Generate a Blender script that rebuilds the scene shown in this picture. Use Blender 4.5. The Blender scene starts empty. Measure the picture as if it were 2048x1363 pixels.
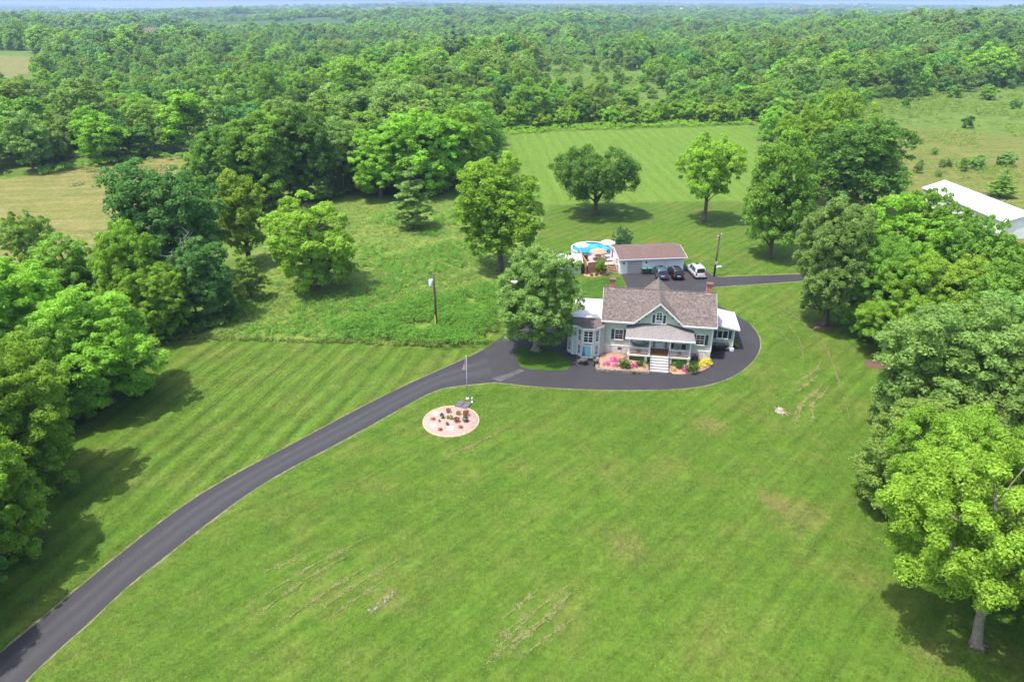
import bpy, bmesh, math, random
import numpy as np
from mathutils import Vector, Matrix

# ------------------------------------------------------------------ scene, camera, light
scene = bpy.context.scene
COL = scene.collection
R = math.radians
W, HPX, FPX, HZ, CAMH = 2048., 1363., 1365., 6., 40.
PITCH = math.atan((HPX / 2 - HZ) / FPX)
cam = bpy.data.cameras.new('camera')
cam.sensor_width = 36.0
cam.lens = 36.0 * FPX / W
cam.clip_start = 0.5
cam.clip_end = 40000
camo = bpy.data.objects.new('camera', cam)
camo.location = (0, 0, CAMH)
camo.rotation_euler = (math.pi / 2 - PITCH, 0, 0)
COL.objects.link(camo)
scene.camera = camo

SUNV = Vector((-1.41, -0.65, 4.0)).normalized()
world = bpy.data.worlds.new('World')
scene.world = world
world.use_nodes = True
wn = world.node_tree
sky = wn.nodes.new('ShaderNodeTexSky')
sky.sky_type = 'NISHITA'
sky.sun_disc = False
sky.sun_elevation = math.asin(SUNV.z)
sky.sun_rotation = math.atan2(SUNV.x, SUNV.y) % (2 * math.pi)
sky.air_density = 1.0
sky.dust_density = 3.0
sky.ozone_density = 0.6
bg = wn.nodes['Background']
bg.inputs['Strength'].default_value = 0.15
wn.links.new(sky.outputs[0], bg.inputs['Color'])
sl = bpy.data.lights.new('sun', 'SUN')
sl.energy = 2.9
sl.angle = R(0.6)
sl.color = (1.0, 0.955, 0.88)
so = bpy.data.objects.new('sun', sl)
so.rotation_euler = (-SUNV).to_track_quat('-Z', 'Y').to_euler()
COL.objects.link(so)
vs = scene.view_settings
vs.view_transform = 'Standard'
vs.look = 'None'
vs.exposure = 1.25
vs.gamma = 1.0
vs.use_curve_mapping = False
scene.render.engine = 'CYCLES'
cy = scene.cycles
cy.max_bounces = 5
cy.diffuse_bounces = 3
cy.glossy_bounces = 2
cy.transmission_bounces = 5
cy.transparent_max_bounces = 4
cy.volume_bounces = 0
cy.sample_clamp_direct = 4.0
cy.sample_clamp_indirect = 1.5
cy.caustics_reflective = False
cy.caustics_refractive = False
cy.use_adaptive_sampling = True
cy.adaptive_threshold = 0.018
cy.use_denoising = True
try:
    cy.denoiser = 'OPENIMAGEDENOISE'
    cy.denoising_prefilter = 'ACCURATE'
except Exception:
    pass
scene.render.use_persistent_data = False

rng = np.random.default_rng(7)
random.seed(11)

# ------------------------------------------------------------------ measuring: the photograph's ground plane
SP, CP = math.sin(PITCH), math.cos(PITCH)
def G(x, y, z=0.0):
    """point at height z that stands where the photograph (2048 px wide) shows (x, y)"""
    dx = (x - W / 2) / FPX; dy = -(y - HPX / 2) / FPX
    d = (dx, CP + dy * SP, -SP + dy * CP)
    t = (z - CAMH) / d[2]
    return Vector((d[0] * t, d[1] * t, z))
def PX(X, Y, Z=0.0):
    dep = Y * CP - (Z - CAMH) * SP
    u = Y * SP + (Z - CAMH) * CP
    return W / 2 + FPX * X / dep, HPX / 2 - FPX * u / dep, FPX / dep
def height_at(Y, py):
    k = (HPX / 2 - py) / FPX
    return CAMH + Y * (k * CP - SP) / (CP + k * SP)
TH = R(-9.0)
HC = Vector((18.68, 80.2, 0))
def HL(x, y, z=0.0):
    """house frame to world"""
    return Vector((HC.x + x * math.cos(TH) - y * math.sin(TH), HC.y + x * math.sin(TH) + y * math.cos(TH), z))

# ------------------------------------------------------------------ materials
MATS = {}
def nt(name):
    m = bpy.data.materials.new(name)
    m.use_nodes = True
    t = m.node_tree
    b = t.nodes['Principled BSDF']
    MATS[name] = m
    return m, t, b
def N(t, typ, **kw):
    n = t.nodes.new(typ)
    for k, v in kw.items():
        if k in n.inputs.keys():
            n.inputs[k].default_value = v
        else:
            setattr(n, k, v)
    return n
def ramp(t, fac, stops, interp='LINEAR'):
    r = t.nodes.new('ShaderNodeValToRGB')
    cr = r.color_ramp
    cr.interpolation = interp
    while len(cr.elements) < len(stops):
        cr.elements.new(0.5)
    for e, (p, c) in zip(cr.elements, stops):
        e.position = p
        e.color = (c[0], c[1], c[2], 1) if not isinstance(c, (int, float)) else (c, c, c, 1)
    t.links.new(fac, r.inputs[0])
    return r.outputs[0]
def mixc(t, fac, a, b, mode='MIX'):
    m = t.nodes.new('ShaderNodeMix')
    m.data_type = 'RGBA'
    m.blend_type = mode
    for s, v in ((m.inputs[0], fac), (m.inputs[6], a), (m.inputs[7], b)):
        if hasattr(v, 'is_output'):
            t.links.new(v, s)
        elif isinstance(v, (int, float)):
            s.default_value = v
        else:
            s.default_value = (v[0], v[1], v[2], 1)
    return m.outputs[2]
def mth(t, op, a, b=0.0, clamp=False):
    m = t.nodes.new('ShaderNodeMath')
    m.operation = op
    m.use_clamp = clamp
    for s, v in ((m.inputs[0], a), (m.inputs[1], b)):
        if hasattr(v, 'is_output'):
            t.links.new(v, s)
        else:
            s.default_value = v
    return m.outputs[0]
def noise(t, scale, detail=3, rough=0.55, vec=None, dist=0.0):
    n = N(t, 'ShaderNodeTexNoise', Scale=scale, Detail=detail, Roughness=rough, Distortion=dist)
    if vec is None:
        vec = objco(t)
    t.links.new(vec, n.inputs['Vector'])
    return n.outputs['Fac']
def objco(t):
    for n in t.nodes:
        if n.bl_idname == 'ShaderNodeTexCoord':
            return n.outputs['Object']
    return t.nodes.new('ShaderNodeTexCoord').outputs['Object']
def mapped(t, rotz=0, scale=(1, 1, 1), loc=(0, 0, 0)):
    m = N(t, 'ShaderNodeMapping')
    m.inputs['Rotation'].default_value = (0, 0, rotz)
    m.inputs['Scale'].default_value = scale
    m.inputs['Location'].default_value = loc
    t.links.new(objco(t), m.inputs['Vector'])
    return m.outputs[0]
def mapped2(t, rotz, scale):
    m = N(t, 'ShaderNodeMapping')
    m.inputs['Scale'].default_value = scale
    t.links.new(mapped(t, rotz), m.inputs['Vector'])
    return m.outputs[0]
def bump(t, b, h, strength=0.3, dist=0.05):
    n = N(t, 'ShaderNodeBump', Strength=strength, Distance=dist)
    t.links.new(h, n.inputs['Height'])
    t.links.new(n.outputs[0], b.inputs['Normal'])
def simple(name, col, rough=0.6, var=0.12, scale=6.0, metal=0.0, spec=0.4, bmp=0.0):
    m, t, b = nt(name)
    b.inputs['Roughness'].default_value = rough
    b.inputs['Metallic'].default_value = metal
    b.inputs['Specular IOR Level'].default_value = spec
    f = noise(t, scale, 4)
    lo = [c * (1 - var) for c in col]; hi = [min(1, c * (1 + var)) for c in col]
    t.links.new(ramp(t, f, [(0.3, lo), (0.7, hi)]), b.inputs['Base Color'])
    if bmp:
        bump(t, b, noise(t, scale * 4, 3), bmp, 0.03)
    return m
def leafmat(name, dark, light, trans=0.48, tint=None):
    """leaves: per-leaf tone attribute picks between two leaf colours, each plant shifts a little"""
    m, t, b = nt(name)
    a = N(t, 'ShaderNodeAttribute', attribute_name='tone')
    oi = N(t, 'ShaderNodeObjectInfo')
    c = ramp(t, a.outputs['Fac'], [(0.0, dark), (0.75, light), (1.0, [min(1, x * 1.15) for x in light])])
    hs = N(t, 'ShaderNodeHueSaturation')
    t.links.new(mth(t, 'ADD', mth(t, 'MULTIPLY', oi.outputs['Random'], 0.018), 0.501), hs.inputs['Hue'])
    t.links.new(mth(t, 'ADD', mth(t, 'MULTIPLY', oi.outputs['Random'], 0.34), 0.86), hs.inputs['Value'])
    t.links.new(c, hs.inputs['Color'])
    t.links.new(hs.outputs[0], b.inputs['Base Color'])
    b.inputs['Roughness'].default_value = 0.55
    b.inputs['Specular IOR Level'].default_value = 0.10
    tr = N(t, 'ShaderNodeBsdfTranslucent')
    tc = mixc(t, 1.0, hs.outputs[0], tint or (1.25, 1.2, 0.55), 'MULTIPLY')
    t.links.new(tc, tr.inputs['Color'])
    mx = N(t, 'ShaderNodeMixShader')
    mx.inputs[0].default_value = trans
    t.links.new(b.outputs[0], mx.inputs[1])
    t.links.new(tr.outputs[0], mx.inputs[2])
    t.links.new(mx.outputs[0], t.nodes['Material Output'].inputs['Surface'])
    return m

# leaf colours
leafmat('leaf_bright', (0.165, 0.290, 0.026), (0.300, 0.480, 0.056))
leafmat('leaf_yellow', (0.190, 0.295, 0.026), (0.325, 0.470, 0.056))
leafmat('leaf_mid', (0.130, 0.236, 0.030), (0.255, 0.405, 0.062))
leafmat('leaf_dark', (0.090, 0.186, 0.032), (0.185, 0.325, 0.060))
leafmat('leaf_blue', (0.078, 0.184, 0.042), (0.165, 0.325, 0.078), tint=(1.1, 1.2, 0.75))
leafmat('leaf_grey', (0.160, 0.258, 0.054), (0.285, 0.420, 0.106), tint=(1.1, 1.15, 0.75))
leafmat('leaf_olive', (0.150, 0.228, 0.038), (0.270, 0.372, 0.082))
leafmat('leaf_ever', (0.018, 0.062, 0.024), (0.040, 0.110, 0.042), 0.15)
leafmat('leaf_box', (0.025, 0.086, 0.008), (0.057, 0.152, 0.015), 0.2)
leafmat('petal_pink', (0.451, 0.041, 0.271), (0.656, 0.131, 0.451), 0.2, (1, 1, 1))
leafmat('petal_yellow', (0.558, 0.426, 0.016), (0.697, 0.590, 0.041), 0.2, (1, 1, 1))
leafmat('petal_gold', (0.344, 0.230, 0.016), (0.492, 0.361, 0.033), 0.2, (1, 1, 1))
leafmat('petal_red', (0.295, 0.012, 0.010), (0.451, 0.025, 0.016), 0.2, (1, 1, 1))
leafmat('petal_white', (0.508, 0.508, 0.476), (0.697, 0.689, 0.656), 0.2, (1, 1, 1))
leafmat('leaf_bronze', (0.18, 0.07, 0.025), (0.30, 0.13, 0.04), 0.25, (1, 1, 1))
leafmat('leaf_weed', (0.10, 0.22, 0.03), (0.20, 0.35, 0.055))
leafmat('leaf_meadow', (0.156, 0.238, 0.049), (0.254, 0.336, 0.090), 0.45)
leafmat('leaf_straw', (0.155, 0.168, 0.052), (0.265, 0.252, 0.105), 0.25, (1, 1, 1))
leafmat('leaf_turf', (0.055, 0.105, 0.012), (0.105, 0.150, 0.022), 0.25)
simple('bark', (0.105, 0.083, 0.065), 0.9, 0.35, 3.0, bmp=0.5)
simple('bark_pale', (0.21, 0.18, 0.15), 0.9, 0.3, 3.0, bmp=0.4)
simple('dead_wood', (0.26, 0.24, 0.21), 0.9, 0.2, 3.0)

def lawnmat(name, cols, ang, period, stripe=0.18, yellow=0.3, dry=None, detail=1.0, worn=()):
    """mown grass: broad patches, mottling, mower stripes"""
    m, t, b = nt(name)
    b.inputs['Roughness'].default_value = 0.9
    b.inputs['Specular IOR Level'].default_value = 0.12
    big = noise(t, 0.035, 4, 0.6)
    mid = noise(t, 0.35, 5, 0.65)
    fin = ramp(t, noise(t, 2.6, 3, 0.6), [(0.33, 0.0), (0.67, 1.0)])
    fin2 = ramp(t, noise(t, 6.5, 2, 0.6), [(0.33, 0.0), (0.67, 1.0)])
    c = ramp(t, big, [(0.32, cols[0]), (0.66, cols[1])])
    c2 = ramp(t, mid, [(0.30, cols[0]), (0.52, cols[1]), (0.78, cols[2])])
    c = mixc(t, 0.6, c, c2)
    # stripes along one direction
    sm = mapped(t, -ang, (1, 1, 1))
    sx = N(t, 'ShaderNodeSeparateXYZ'); t.links.new(sm, sx.inputs[0])
    wob = mth(t, 'MULTIPLY', mth(t, 'SUBTRACT', noise(t, 0.12, 2), 0.5), 1.6)
    ph = mth(t, 'MULTIPLY', mth(t, 'ADD', sx.outputs['Y'], wob), 2 * math.pi / period)
    s = mth(t, 'MULTIPLY', mth(t, 'SINE', ph), 0.5)
    s = mth(t, 'MULTIPLY', s, mth(t, 'MULTIPLY', noise(t, 0.06, 3), 2 * stripe))
    # streaky grain along the mowing
    gr = noise(t, 1.0, 5, 0.75, mapped2(t, -ang, (0.07, 1.3, 1)))
    mot = noise(t, 0.95, 4, 0.7)
    val = mth(t, 'ADD', s, mth(t, 'MULTIPLY', mth(t, 'SUBTRACT', gr, 0.5), 1.2 * detail))
    val = mth(t, 'ADD', val, mth(t, 'MULTIPLY', mth(t, 'SUBTRACT', mot, 0.5), 1.0 * detail))
    val = mth(t, 'ADD', val, mth(t, 'MULTIPLY', mth(t, 'SUBTRACT', fin, 0.5), 0.34 * detail))
    val = mth(t, 'ADD', val, mth(t, 'MULTIPLY', mth(t, 'SUBTRACT', fin2, 0.5), 0.28 * detail))
    val = mth(t, 'ADD', val, 1.0)
    # yellower, drier spots
    dry = dry or (0.125, 0.115, 0.032)
    ym = ramp(t, noise(t, 0.16, 5, 0.62, mapped(t, 0, (1, 1, 1), (31, 7, 0))), [(0.47, 0.0), (0.72, yellow)])
    c = mixc(t, ym, c, dry)
    for wx, wy, wr in worn:      # thin, dried-out places in the turf
        vd = N(t, 'ShaderNodeVectorMath', operation='DISTANCE'); vd.inputs[1].default_value = (wx, wy, 0)
        t.links.new(objco(t), vd.inputs[0])
        dn = mth(t, 'DIVIDE', mth(t, 'ADD', vd.outputs['Value'], mth(t, 'MULTIPLY', mth(t, 'SUBTRACT', noise(t, 0.9, 5, 0.7), 0.5), wr * 2.2)), wr)
        c = mixc(t, ramp(t, dn, [(0.25, 0.55), (1.0, 0.0)]), c, (0.135, 0.115, 0.040))
    vv = N(t, 'ShaderNodeCombineXYZ')
    for i in range(3):
        t.links.new(val, vv.inputs[i])
    c = mixc(t, 1.0, c, vv.outputs[0], 'MULTIPLY')
    t.links.new(c, b.inputs['Base Color'])
    bump(t, b, mth(t, 'ADD', fin, fin2), 0.5, 0.04)
    return m
GR = [(0.044, 0.094, 0.009), (0.065, 0.119, 0.012), (0.098, 0.143, 0.019)]
lawnmat('lawn', GR, R(-134), 1.9, 0.12, 0.5, worn=[G(x, y)[:2] + (r,) for x, y, r in ((1590, 1030, 3.2), (1545, 1000, 1.8), (1870, 1310, 2.0), (775, 1200, 1.6), (1420, 850, 2.6), (1250, 1090, 2.2))])
lawnmat('lawn_striped', GR, R(-105), 2.3, 0.36, 0.45)
lawnmat('field_striped', [(0.074, 0.141, 0.015), (0.095, 0.165, 0.020), (0.119, 0.187, 0.029)], R(93), 3.4, 0.12, 0.2, detail=0.7)
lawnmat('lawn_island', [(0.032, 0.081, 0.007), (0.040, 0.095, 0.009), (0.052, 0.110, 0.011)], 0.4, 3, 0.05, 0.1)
lawnmat('meadow', [(0.083, 0.137, 0.025), (0.116, 0.175, 0.031), (0.170, 0.216, 0.041)], 0.6, 5, 0.04, 0.6, (0.175, 0.183, 0.041), 1.3)
lawnmat('right_meadow', [(0.082, 0.108, 0.020), (0.112, 0.136, 0.025), (0.145, 0.150, 0.036)], 0.15, 6, 0.08, 0.75, (0.165, 0.140, 0.050), 1.5)
lawnmat('hay', [(0.109, 0.125, 0.031), (0.139, 0.142, 0.036), (0.171, 0.157, 0.055)], 0.12, 5, 0.12, 0.55, (0.249, 0.197, 0.095), 1.2)

# asphalt
m, t, b = nt('asphalt')
b.inputs['Roughness'].default_value = 0.75
c = ramp(t, noise(t, 0.35, 5, 0.6), [(0.3, (0.021, 0.019, 0.023)), (0.7, (0.030, 0.029, 0.033))])
sp = ramp(t, noise(t, 14.0, 2, 0.8), [(0.35, 0.80), (0.65, 1.2)])
c = mixc(t, 1.0, c, sp, 'MULTIPLY')
pale = ramp(t, noise(t, 1.7, 4, 0.7, mapped(t, 0, (1, 1, 1), (5, 9, 0))), [(0.66, 0.0), (0.80, 0.35)])
c = mixc(t, pale, c, (0.045, 0.042, 0.045))
t.links.new(c, b.inputs['Base Color'])
bump(t, b, noise(t, 30, 2), 0.3, 0.01)
# lane asphalt with paler middle and wheel paths along its length (uv.x runs across the lane)
m, t, b = nt('asphalt_lane')
b.inputs['Roughness'].default_value = 0.72
uv = N(t, 'ShaderNodeUVMap'); s = N(t, 'ShaderNodeSeparateXYZ'); t.links.new(uv.outputs[0], s.inputs[0])
wob = mth(t, 'MULTIPLY', mth(t, 'SUBTRACT', noise(t, 0.5, 3), 0.5), 0.12)
u = mth(t, 'ADD', s.outputs['X'], wob)
prof = ramp(t, u, [(0.0, (0.019, 0.019, 0.023)), (0.22, (0.023, 0.021, 0.025)), (0.36, (0.036, 0.033, 0.037)), (0.5, (0.023, 0.023, 0.026)),
                   (0.66, (0.036, 0.034, 0.038)), (0.82, (0.023, 0.023, 0.026)), (1.0, (0.019, 0.019, 0.023))])
sp = ramp(t, noise(t, 14.0, 2, 0.8), [(0.35, 0.80), (0.65, 1.2)])
c = mixc(t, 1.0, prof, sp, 'MULTIPLY')
seam = mth(t, 'LESS_THAN', mth(t, 'ABSOLUTE', mth(t, 'SUBTRACT', u, 0.35)), 0.012)
seam = mth(t, 'MULTIPLY', seam, ramp(t, noise(t, 0.8, 3), [(0.45, 0.0), (0.6, 0.7)]))
c = mixc(t, seam, c, (0.064, 0.060, 0.057))
t.links.new(c, b.inputs['Base Color'])
bump(t, b, noise(t, 30, 2), 0.3, 0.01)
# dry verge
m, t, b = nt('verge')
b.inputs['Roughness'].default_value = 0.95
t.links.new(ramp(t, noise(t, 2.2, 5, 0.75), [(0.36, (0.069, 0.108, 0.018)), (0.50, (0.150, 0.138, 0.060)), (0.68, (0.216, 0.186, 0.114))]), b.inputs['Base Color'])
simple('seam_patch', (0.064, 0.060, 0.063), 0.85, 0.3, 1.2)

# building materials
def lap(name, col, pitch=0.16, depth=0.5, var=0.05, rough=0.55):
    m, t, b = nt(name)
    b.inputs['Roughness'].default_value = rough
    f = noise(t, 1.2, 4)
    t.links.new(ramp(t, f, [(0.3, [c * (1 - var) for c in col]), (0.7, [c * (1 + var) for c in col])]), b.inputs['Base Color'])
    s = N(t, 'ShaderNodeSeparateXYZ'); t.links.new(objco(t), s.inputs[0])
    fr = mth(t, 'FRACT', mth(t, 'DIVIDE', s.outputs['Z'], pitch))
    bump(t, b, fr, depth, pitch * 0.12)
    return m
lap('siding', (0.40, 0.468, 0.385))
lap('siding_blue', (0.39, 0.45, 0.41))
lap('siding_white', (0.72, 0.75, 0.80), 0.2, 0.4)
def vert(name, col, pitch=0.3, axis='X', rough=0.5, metal=0.0, var=0.04):
    m, t, b = nt(name)
    b.inputs['Roughness'].default_value = rough
    b.inputs['Metallic'].default_value = metal
    t.links.new(ramp(t, noise(t, 0.9, 5), [(0.3, [c * (1 - var) for c in col]), (0.7, [min(1, c * (1 + var)) for c in col])]), b.inputs['Base Color'])
    s = N(t, 'ShaderNodeSeparateXYZ'); t.links.new(objco(t), s.inputs[0])
    w = mth(t, 'PINGPONG', mth(t, 'DIVIDE', s.outputs[axis], pitch), 0.5)
    bump(t, b, ramp(t, w, [(0.0, 1.0), (0.12, 0.0)]), 0.6, 0.03)
    return m
simple('white_trim', (0.66, 0.66, 0.65), 0.5, 0.04, 3)
simple('white_roof', (0.58, 0.565, 0.57), 0.6, 0.05, 0.8)
vert('metal_roof', (0.50, 0.465, 0.48), 0.45, 'Y', 0.4, 0.0, 0.06)
vert('barn_white', (0.66, 0.67, 0.72), 0.9, 'Y', 0.5)
vert('shed_roof_white', (0.74, 0.74, 0.74), 0.4, 'X', 0.5)
m, t, b = nt('shingle')
b.inputs['Roughness'].default_value = 0.92
br = N(t, 'ShaderNodeTexBrick', Scale=1.0)
br.offset = 0.5
br.inputs['Brick Width'].default_value = 0.32
br.inputs['Row Height'].default_value = 0.15
br.inputs['Mortar Size'].default_value = 0.012
br.inputs['Color1'].default_value = (0.104, 0.082, 0.074, 1)
br.inputs['Color2'].default_value = (0.168, 0.136, 0.123, 1)
br.inputs['Mortar'].default_value = (0.055, 0.042, 0.040, 1)
br.inputs['Bias'].default_value = -0.1
uvn = N(t, 'ShaderNodeUVMap')
t.links.new(uvn.outputs[0], br.inputs['Vector'])
v2 = ramp(t, noise(t, 3.6, 4, 0.75), [(0.36, 0.55), (0.64, 1.45)])
c = mixc(t, 1.0, br.outputs['Color'], v2, 'MULTIPLY')
c = mixc(t, ramp(t, noise(t, 0.5, 4), [(0.5, 0.0), (0.8, 0.25)]), c, (0.19, 0.165, 0.16))
t.links.new(c, b.inputs['Base Color'])
bump(t, b, br.outputs['Fac'], -0.5, 0.02)
simple('shingle_porch', (0.180, 0.166, 0.166), 0.9, 0.3, 6, bmp=0.3)
simple('shingle_bay', (0.112, 0.088, 0.084), 0.9, 0.25, 8, bmp=0.3)
m, t, b = nt('shingle_garage')
b.inputs['Roughness'].default_value = 0.92
c = ramp(t, noise(t, 3.0, 5, 0.7), [(0.3, (0.090, 0.056, 0.050)), (0.7, (0.140, 0.090, 0.080))])
c = mixc(t, ramp(t, noise(t, 0.45, 4, 0.6, mapped(t, 0, (1, 1, 1), (3, 3, 0))), [(0.52, 0.0), (0.72, 0.5)]), c, (0.176, 0.112, 0.100))
s = N(t, 'ShaderNodeSeparateXYZ'); t.links.new(objco(t), s.inputs[0])
t.links.new(c, b.inputs['Base Color'])
bump(t, b, mth(t, 'FRACT', mth(t, 'DIVIDE', s.outputs['Y'], 0.14)), 0.4, 0.02)
m, t, b = nt('brick')
b.inputs['Roughness'].default_value = 0.9
br = N(t, 'ShaderNodeTexBrick', Scale=1.0)
br.inputs['Brick Width'].default_value = 0.22
br.inputs['Row Height'].default_value = 0.075
br.inputs['Mortar Size'].default_value = 0.008
br.inputs['Color1'].default_value = (0.40, 0.13, 0.085, 1)
br.inputs['Color2'].default_value = (0.30, 0.095, 0.07, 1)
br.inputs['Mortar'].default_value = (0.30, 0.24, 0.21, 1)
mp = N(t, 'ShaderNodeMapping'); mp.inputs['Rotation'].default_value = (math.pi / 2, 0, 0)
t.links.new(objco(t), mp.inputs[0]); t.links.new(mp.outputs[0], br.inputs['Vector'])
t.links.new(br.outputs['Color'], b.inputs['Base Color'])
simple('brick_dark', (0.16, 0.075, 0.065), 0.9, 0.2, 4)
m, t, b = nt('stone')
b.inputs['Roughness'].default_value = 0.9
vo = N(t, 'ShaderNodeTexVoronoi', Scale=2.2)
t.links.new(objco(t), vo.inputs['Vector'])
c = ramp(t, noise(t, 3.0, 3), [(0.3, (0.52, 0.49, 0.47)), (0.7, (0.74, 0.71, 0.70))])
t.links.new(mixc(t, 0.18, c, vo.outputs['Color'], 'MULTIPLY'), b.inputs['Base Color'])
vd = N(t, 'ShaderNodeTexVoronoi', Scale=2.2, feature='DISTANCE_TO_EDGE')
t.links.new(objco(t), vd.inputs['Vector'])
bump(t, b, ramp(t, vd.outputs['Distance'], [(0.0, 0.0), (0.08, 1.0)]), 0.6, 0.05)
simple('field_stone', (0.208, 0.172, 0.144), 0.95, 0.4, 2.5, bmp=0.4)
simple('glass', (0.012, 0.015, 0.018), 0.08, 0.1, 2, spec=0.6)
simple('shutter', (0.012, 0.050, 0.075), 0.5, 0.1, 4)
simple('teal_door', (0.23, 0.50, 0.50), 0.5, 0.06, 3)
simple('porch_boards', (0.240, 0.124, 0.044), 0.6, 0.2, 3)
simple('porch_cream', (0.72, 0.66, 0.54), 0.6, 0.06, 3)
simple('concrete', (0.368, 0.352, 0.348), 0.85, 0.1, 3)
simple('black', (0.015, 0.015, 0.017), 0.6, 0.2, 4)
simple('dark_grey', (0.07, 0.07, 0.075), 0.6, 0.2, 4)
simple('dark_green_grey', (0.10, 0.15, 0.12), 0.7, 0.2, 4)
simple('rust_star', (0.22, 0.10, 0.055), 0.8, 0.3, 6)
simple('wicker_white', (0.70, 0.70, 0.68), 0.6, 0.1, 8)
simple('cushion_dark', (0.07, 0.02, 0.035), 0.9, 0.2, 8)
simple('hammock', (0.20, 0.30, 0.30), 0.9, 0.15, 8)
m, t, b = nt('peach_gravel')
b.inputs['Roughness'].default_value = 0.95
c = ramp(t, noise(t, 9.0, 4, 0.8), [(0.3, (0.242, 0.126, 0.075)), (0.55, (0.334, 0.202, 0.133)), (0.75, (0.392, 0.277, 0.202))])
t.links.new(c, b.inputs['Base Color'])
bump(t, b, noise(t, 14, 3), 0.6, 0.04)
m, t, b = nt('pink_gravel')
b.inputs['Roughness'].default_value = 0.95
c = ramp(t, noise(t, 5.0, 5, 0.85), [(0.32, (0.207, 0.115, 0.098)), (0.5, (0.346, 0.230, 0.196)), (0.72, (0.414, 0.306, 0.265))])
t.links.new(c, b.inputs['Base Color'])
bump(t, b, noise(t, 12, 3), 0.7, 0.05)
simple('tan_edge', (0.400, 0.304, 0.192), 0.9, 0.2, 4)
simple('mulch', (0.10, 0.056, 0.040), 0.95, 0.35, 6, bmp=0.6)
simple('slate_pad', (0.095, 0.082, 0.100), 0.8, 0.15, 3)
simple('wood_fence', (0.336, 0.188, 0.092), 0.8, 0.22, 3)
simple('wood_pale', (0.31, 0.19, 0.11), 0.8, 0.2, 3)
simple('deck_floor', (0.440, 0.288, 0.264), 0.8, 0.12, 2)
simple('canvas_white', (0.68, 0.68, 0.70), 0.8, 0.03, 4)
simple('canvas_orange', (0.50, 0.235, 0.145), 0.8, 0.1, 3)
simple('canvas_blue', (0.06, 0.13, 0.36), 0.8, 0.1, 3)
simple('play_blue', (0.02, 0.30, 0.62), 0.4, 0.1, 3)
m, t, b = nt('pool_water')
b.inputs['Roughness'].default_value = 0.06
t.links.new(ramp(t, noise(t, 0.8, 4, 0.6, None, 1.0), [(0.3, (0.025, 0.20, 0.36)), (0.55, (0.05, 0.33, 0.48)), (0.75, (0.18, 0.52, 0.58))]), b.inputs['Base Color'])
bump(t, b, noise(t, 2.5, 3), 0.12, 0.05)
simple('pool_white', (0.70, 0.70, 0.72), 0.5, 0.05, 3)
simple('pool_liner', (0.04, 0.12, 0.26), 0.4, 0.1, 3)
simple('pole_wood', (0.092, 0.060, 0.040), 0.9, 0.3, 2)
simple('pale_wood', (0.27, 0.245, 0.205), 0.8, 0.2, 2)
simple('metal_grey', (0.40, 0.42, 0.45), 0.4, 0.06, 3)
simple('transformer', (0.66, 0.74, 0.82), 0.4, 0.04, 3)
simple('marker_yellow', (0.72, 0.60, 0.10), 0.6, 0.1, 3)
simple('wire', (0.06, 0.06, 0.065), 0.6, 0.1, 3)
simple('flag_white', (0.78, 0.76, 0.76), 0.8, 0.04, 3)
simple('flag_red', (0.50, 0.035, 0.05), 0.8, 0.06, 3)
simple('flag_blue', (0.03, 0.05, 0.20), 0.8, 0.06, 3)
simple('garage_door_white', (0.68, 0.71, 0.73), 0.5, 0.03, 2)
simple('garage_door_grey', (0.42, 0.40, 0.39), 0.5, 0.04, 2)
simple('garage_white', (0.74, 0.75, 0.78), 0.55, 0.04, 2)
simple('bin_green', (0.06, 0.21, 0.14), 0.5, 0.08, 3)
simple('bin_dark', (0.035, 0.05, 0.045), 0.5, 0.1, 3)
def paint(name, col, metal=0.2, rough=0.22):
    m, t, b = nt(name)
    b.inputs['Base Color'].default_value = (*col, 1)
    b.inputs['Roughness'].default_value = rough
    b.inputs['Metallic'].default_value = metal
    b.inputs['Coat Weight'].default_value = 0.6
    b.inputs['Coat Roughness'].default_value = 0.05
    t.links.new(ramp(t, noise(t, 2.0, 3), [(0.3, [c * 0.94 for c in col]), (0.7, [min(1, c * 1.06) for c in col])]), b.inputs['Base Color'])
paint('paint_blue', (0.045, 0.075, 0.105))
paint('paint_black', (0.012, 0.010, 0.012))
paint('paint_silver', (0.62, 0.64, 0.66), 0.35, 0.3)
simple('chrome', (0.72, 0.73, 0.75), 0.2, 0.03, 3, metal=0.9)
simple('rubber', (0.018, 0.018, 0.018), 0.85, 0.2, 6)
simple('tail_red', (0.42, 0.015, 0.02), 0.25, 0.1, 6)
simple('plate', (0.62, 0.66, 0.66), 0.5, 0.05, 6)

# ------------------------------------------------------------------ object helpers
def link(name, me, parent=None, mat=None, loc=None, rotz=0.0):
    o = bpy.data.objects.new(name, me)
    COL.objects.link(o)
    if parent is not None:
        o.parent = parent
    if loc is not None:
        o.location = loc
    if rotz:
        o.rotation_euler = (0, 0, rotz)
    if mat is not None and me is not None and not me.materials:
        me.materials.append(MATS[mat])
    return o
def tag(o, label=None, cat=None, group=None, kind=None):
    if label: o['label'] = label
    if cat: o['category'] = cat
    if group: o['group'] = group
    if kind: o['kind'] = kind
    return o
def root(name, loc, rotz=0.0, label=None, cat=None, group=None):
    o = bpy.data.objects.new(name, None)
    o.empty_display_size = 0.5
    COL.objects.link(o)
    o.location = loc
    o.rotation_euler = (0, 0, rotz)
    return tag(o, label, cat, group)
def copy_tree(o, parent=None):
    c = o.copy()
    COL.objects.link(c)
    c.parent = parent
    for ch in o.children:
        copy_tree(ch, c)
    return c

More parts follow.
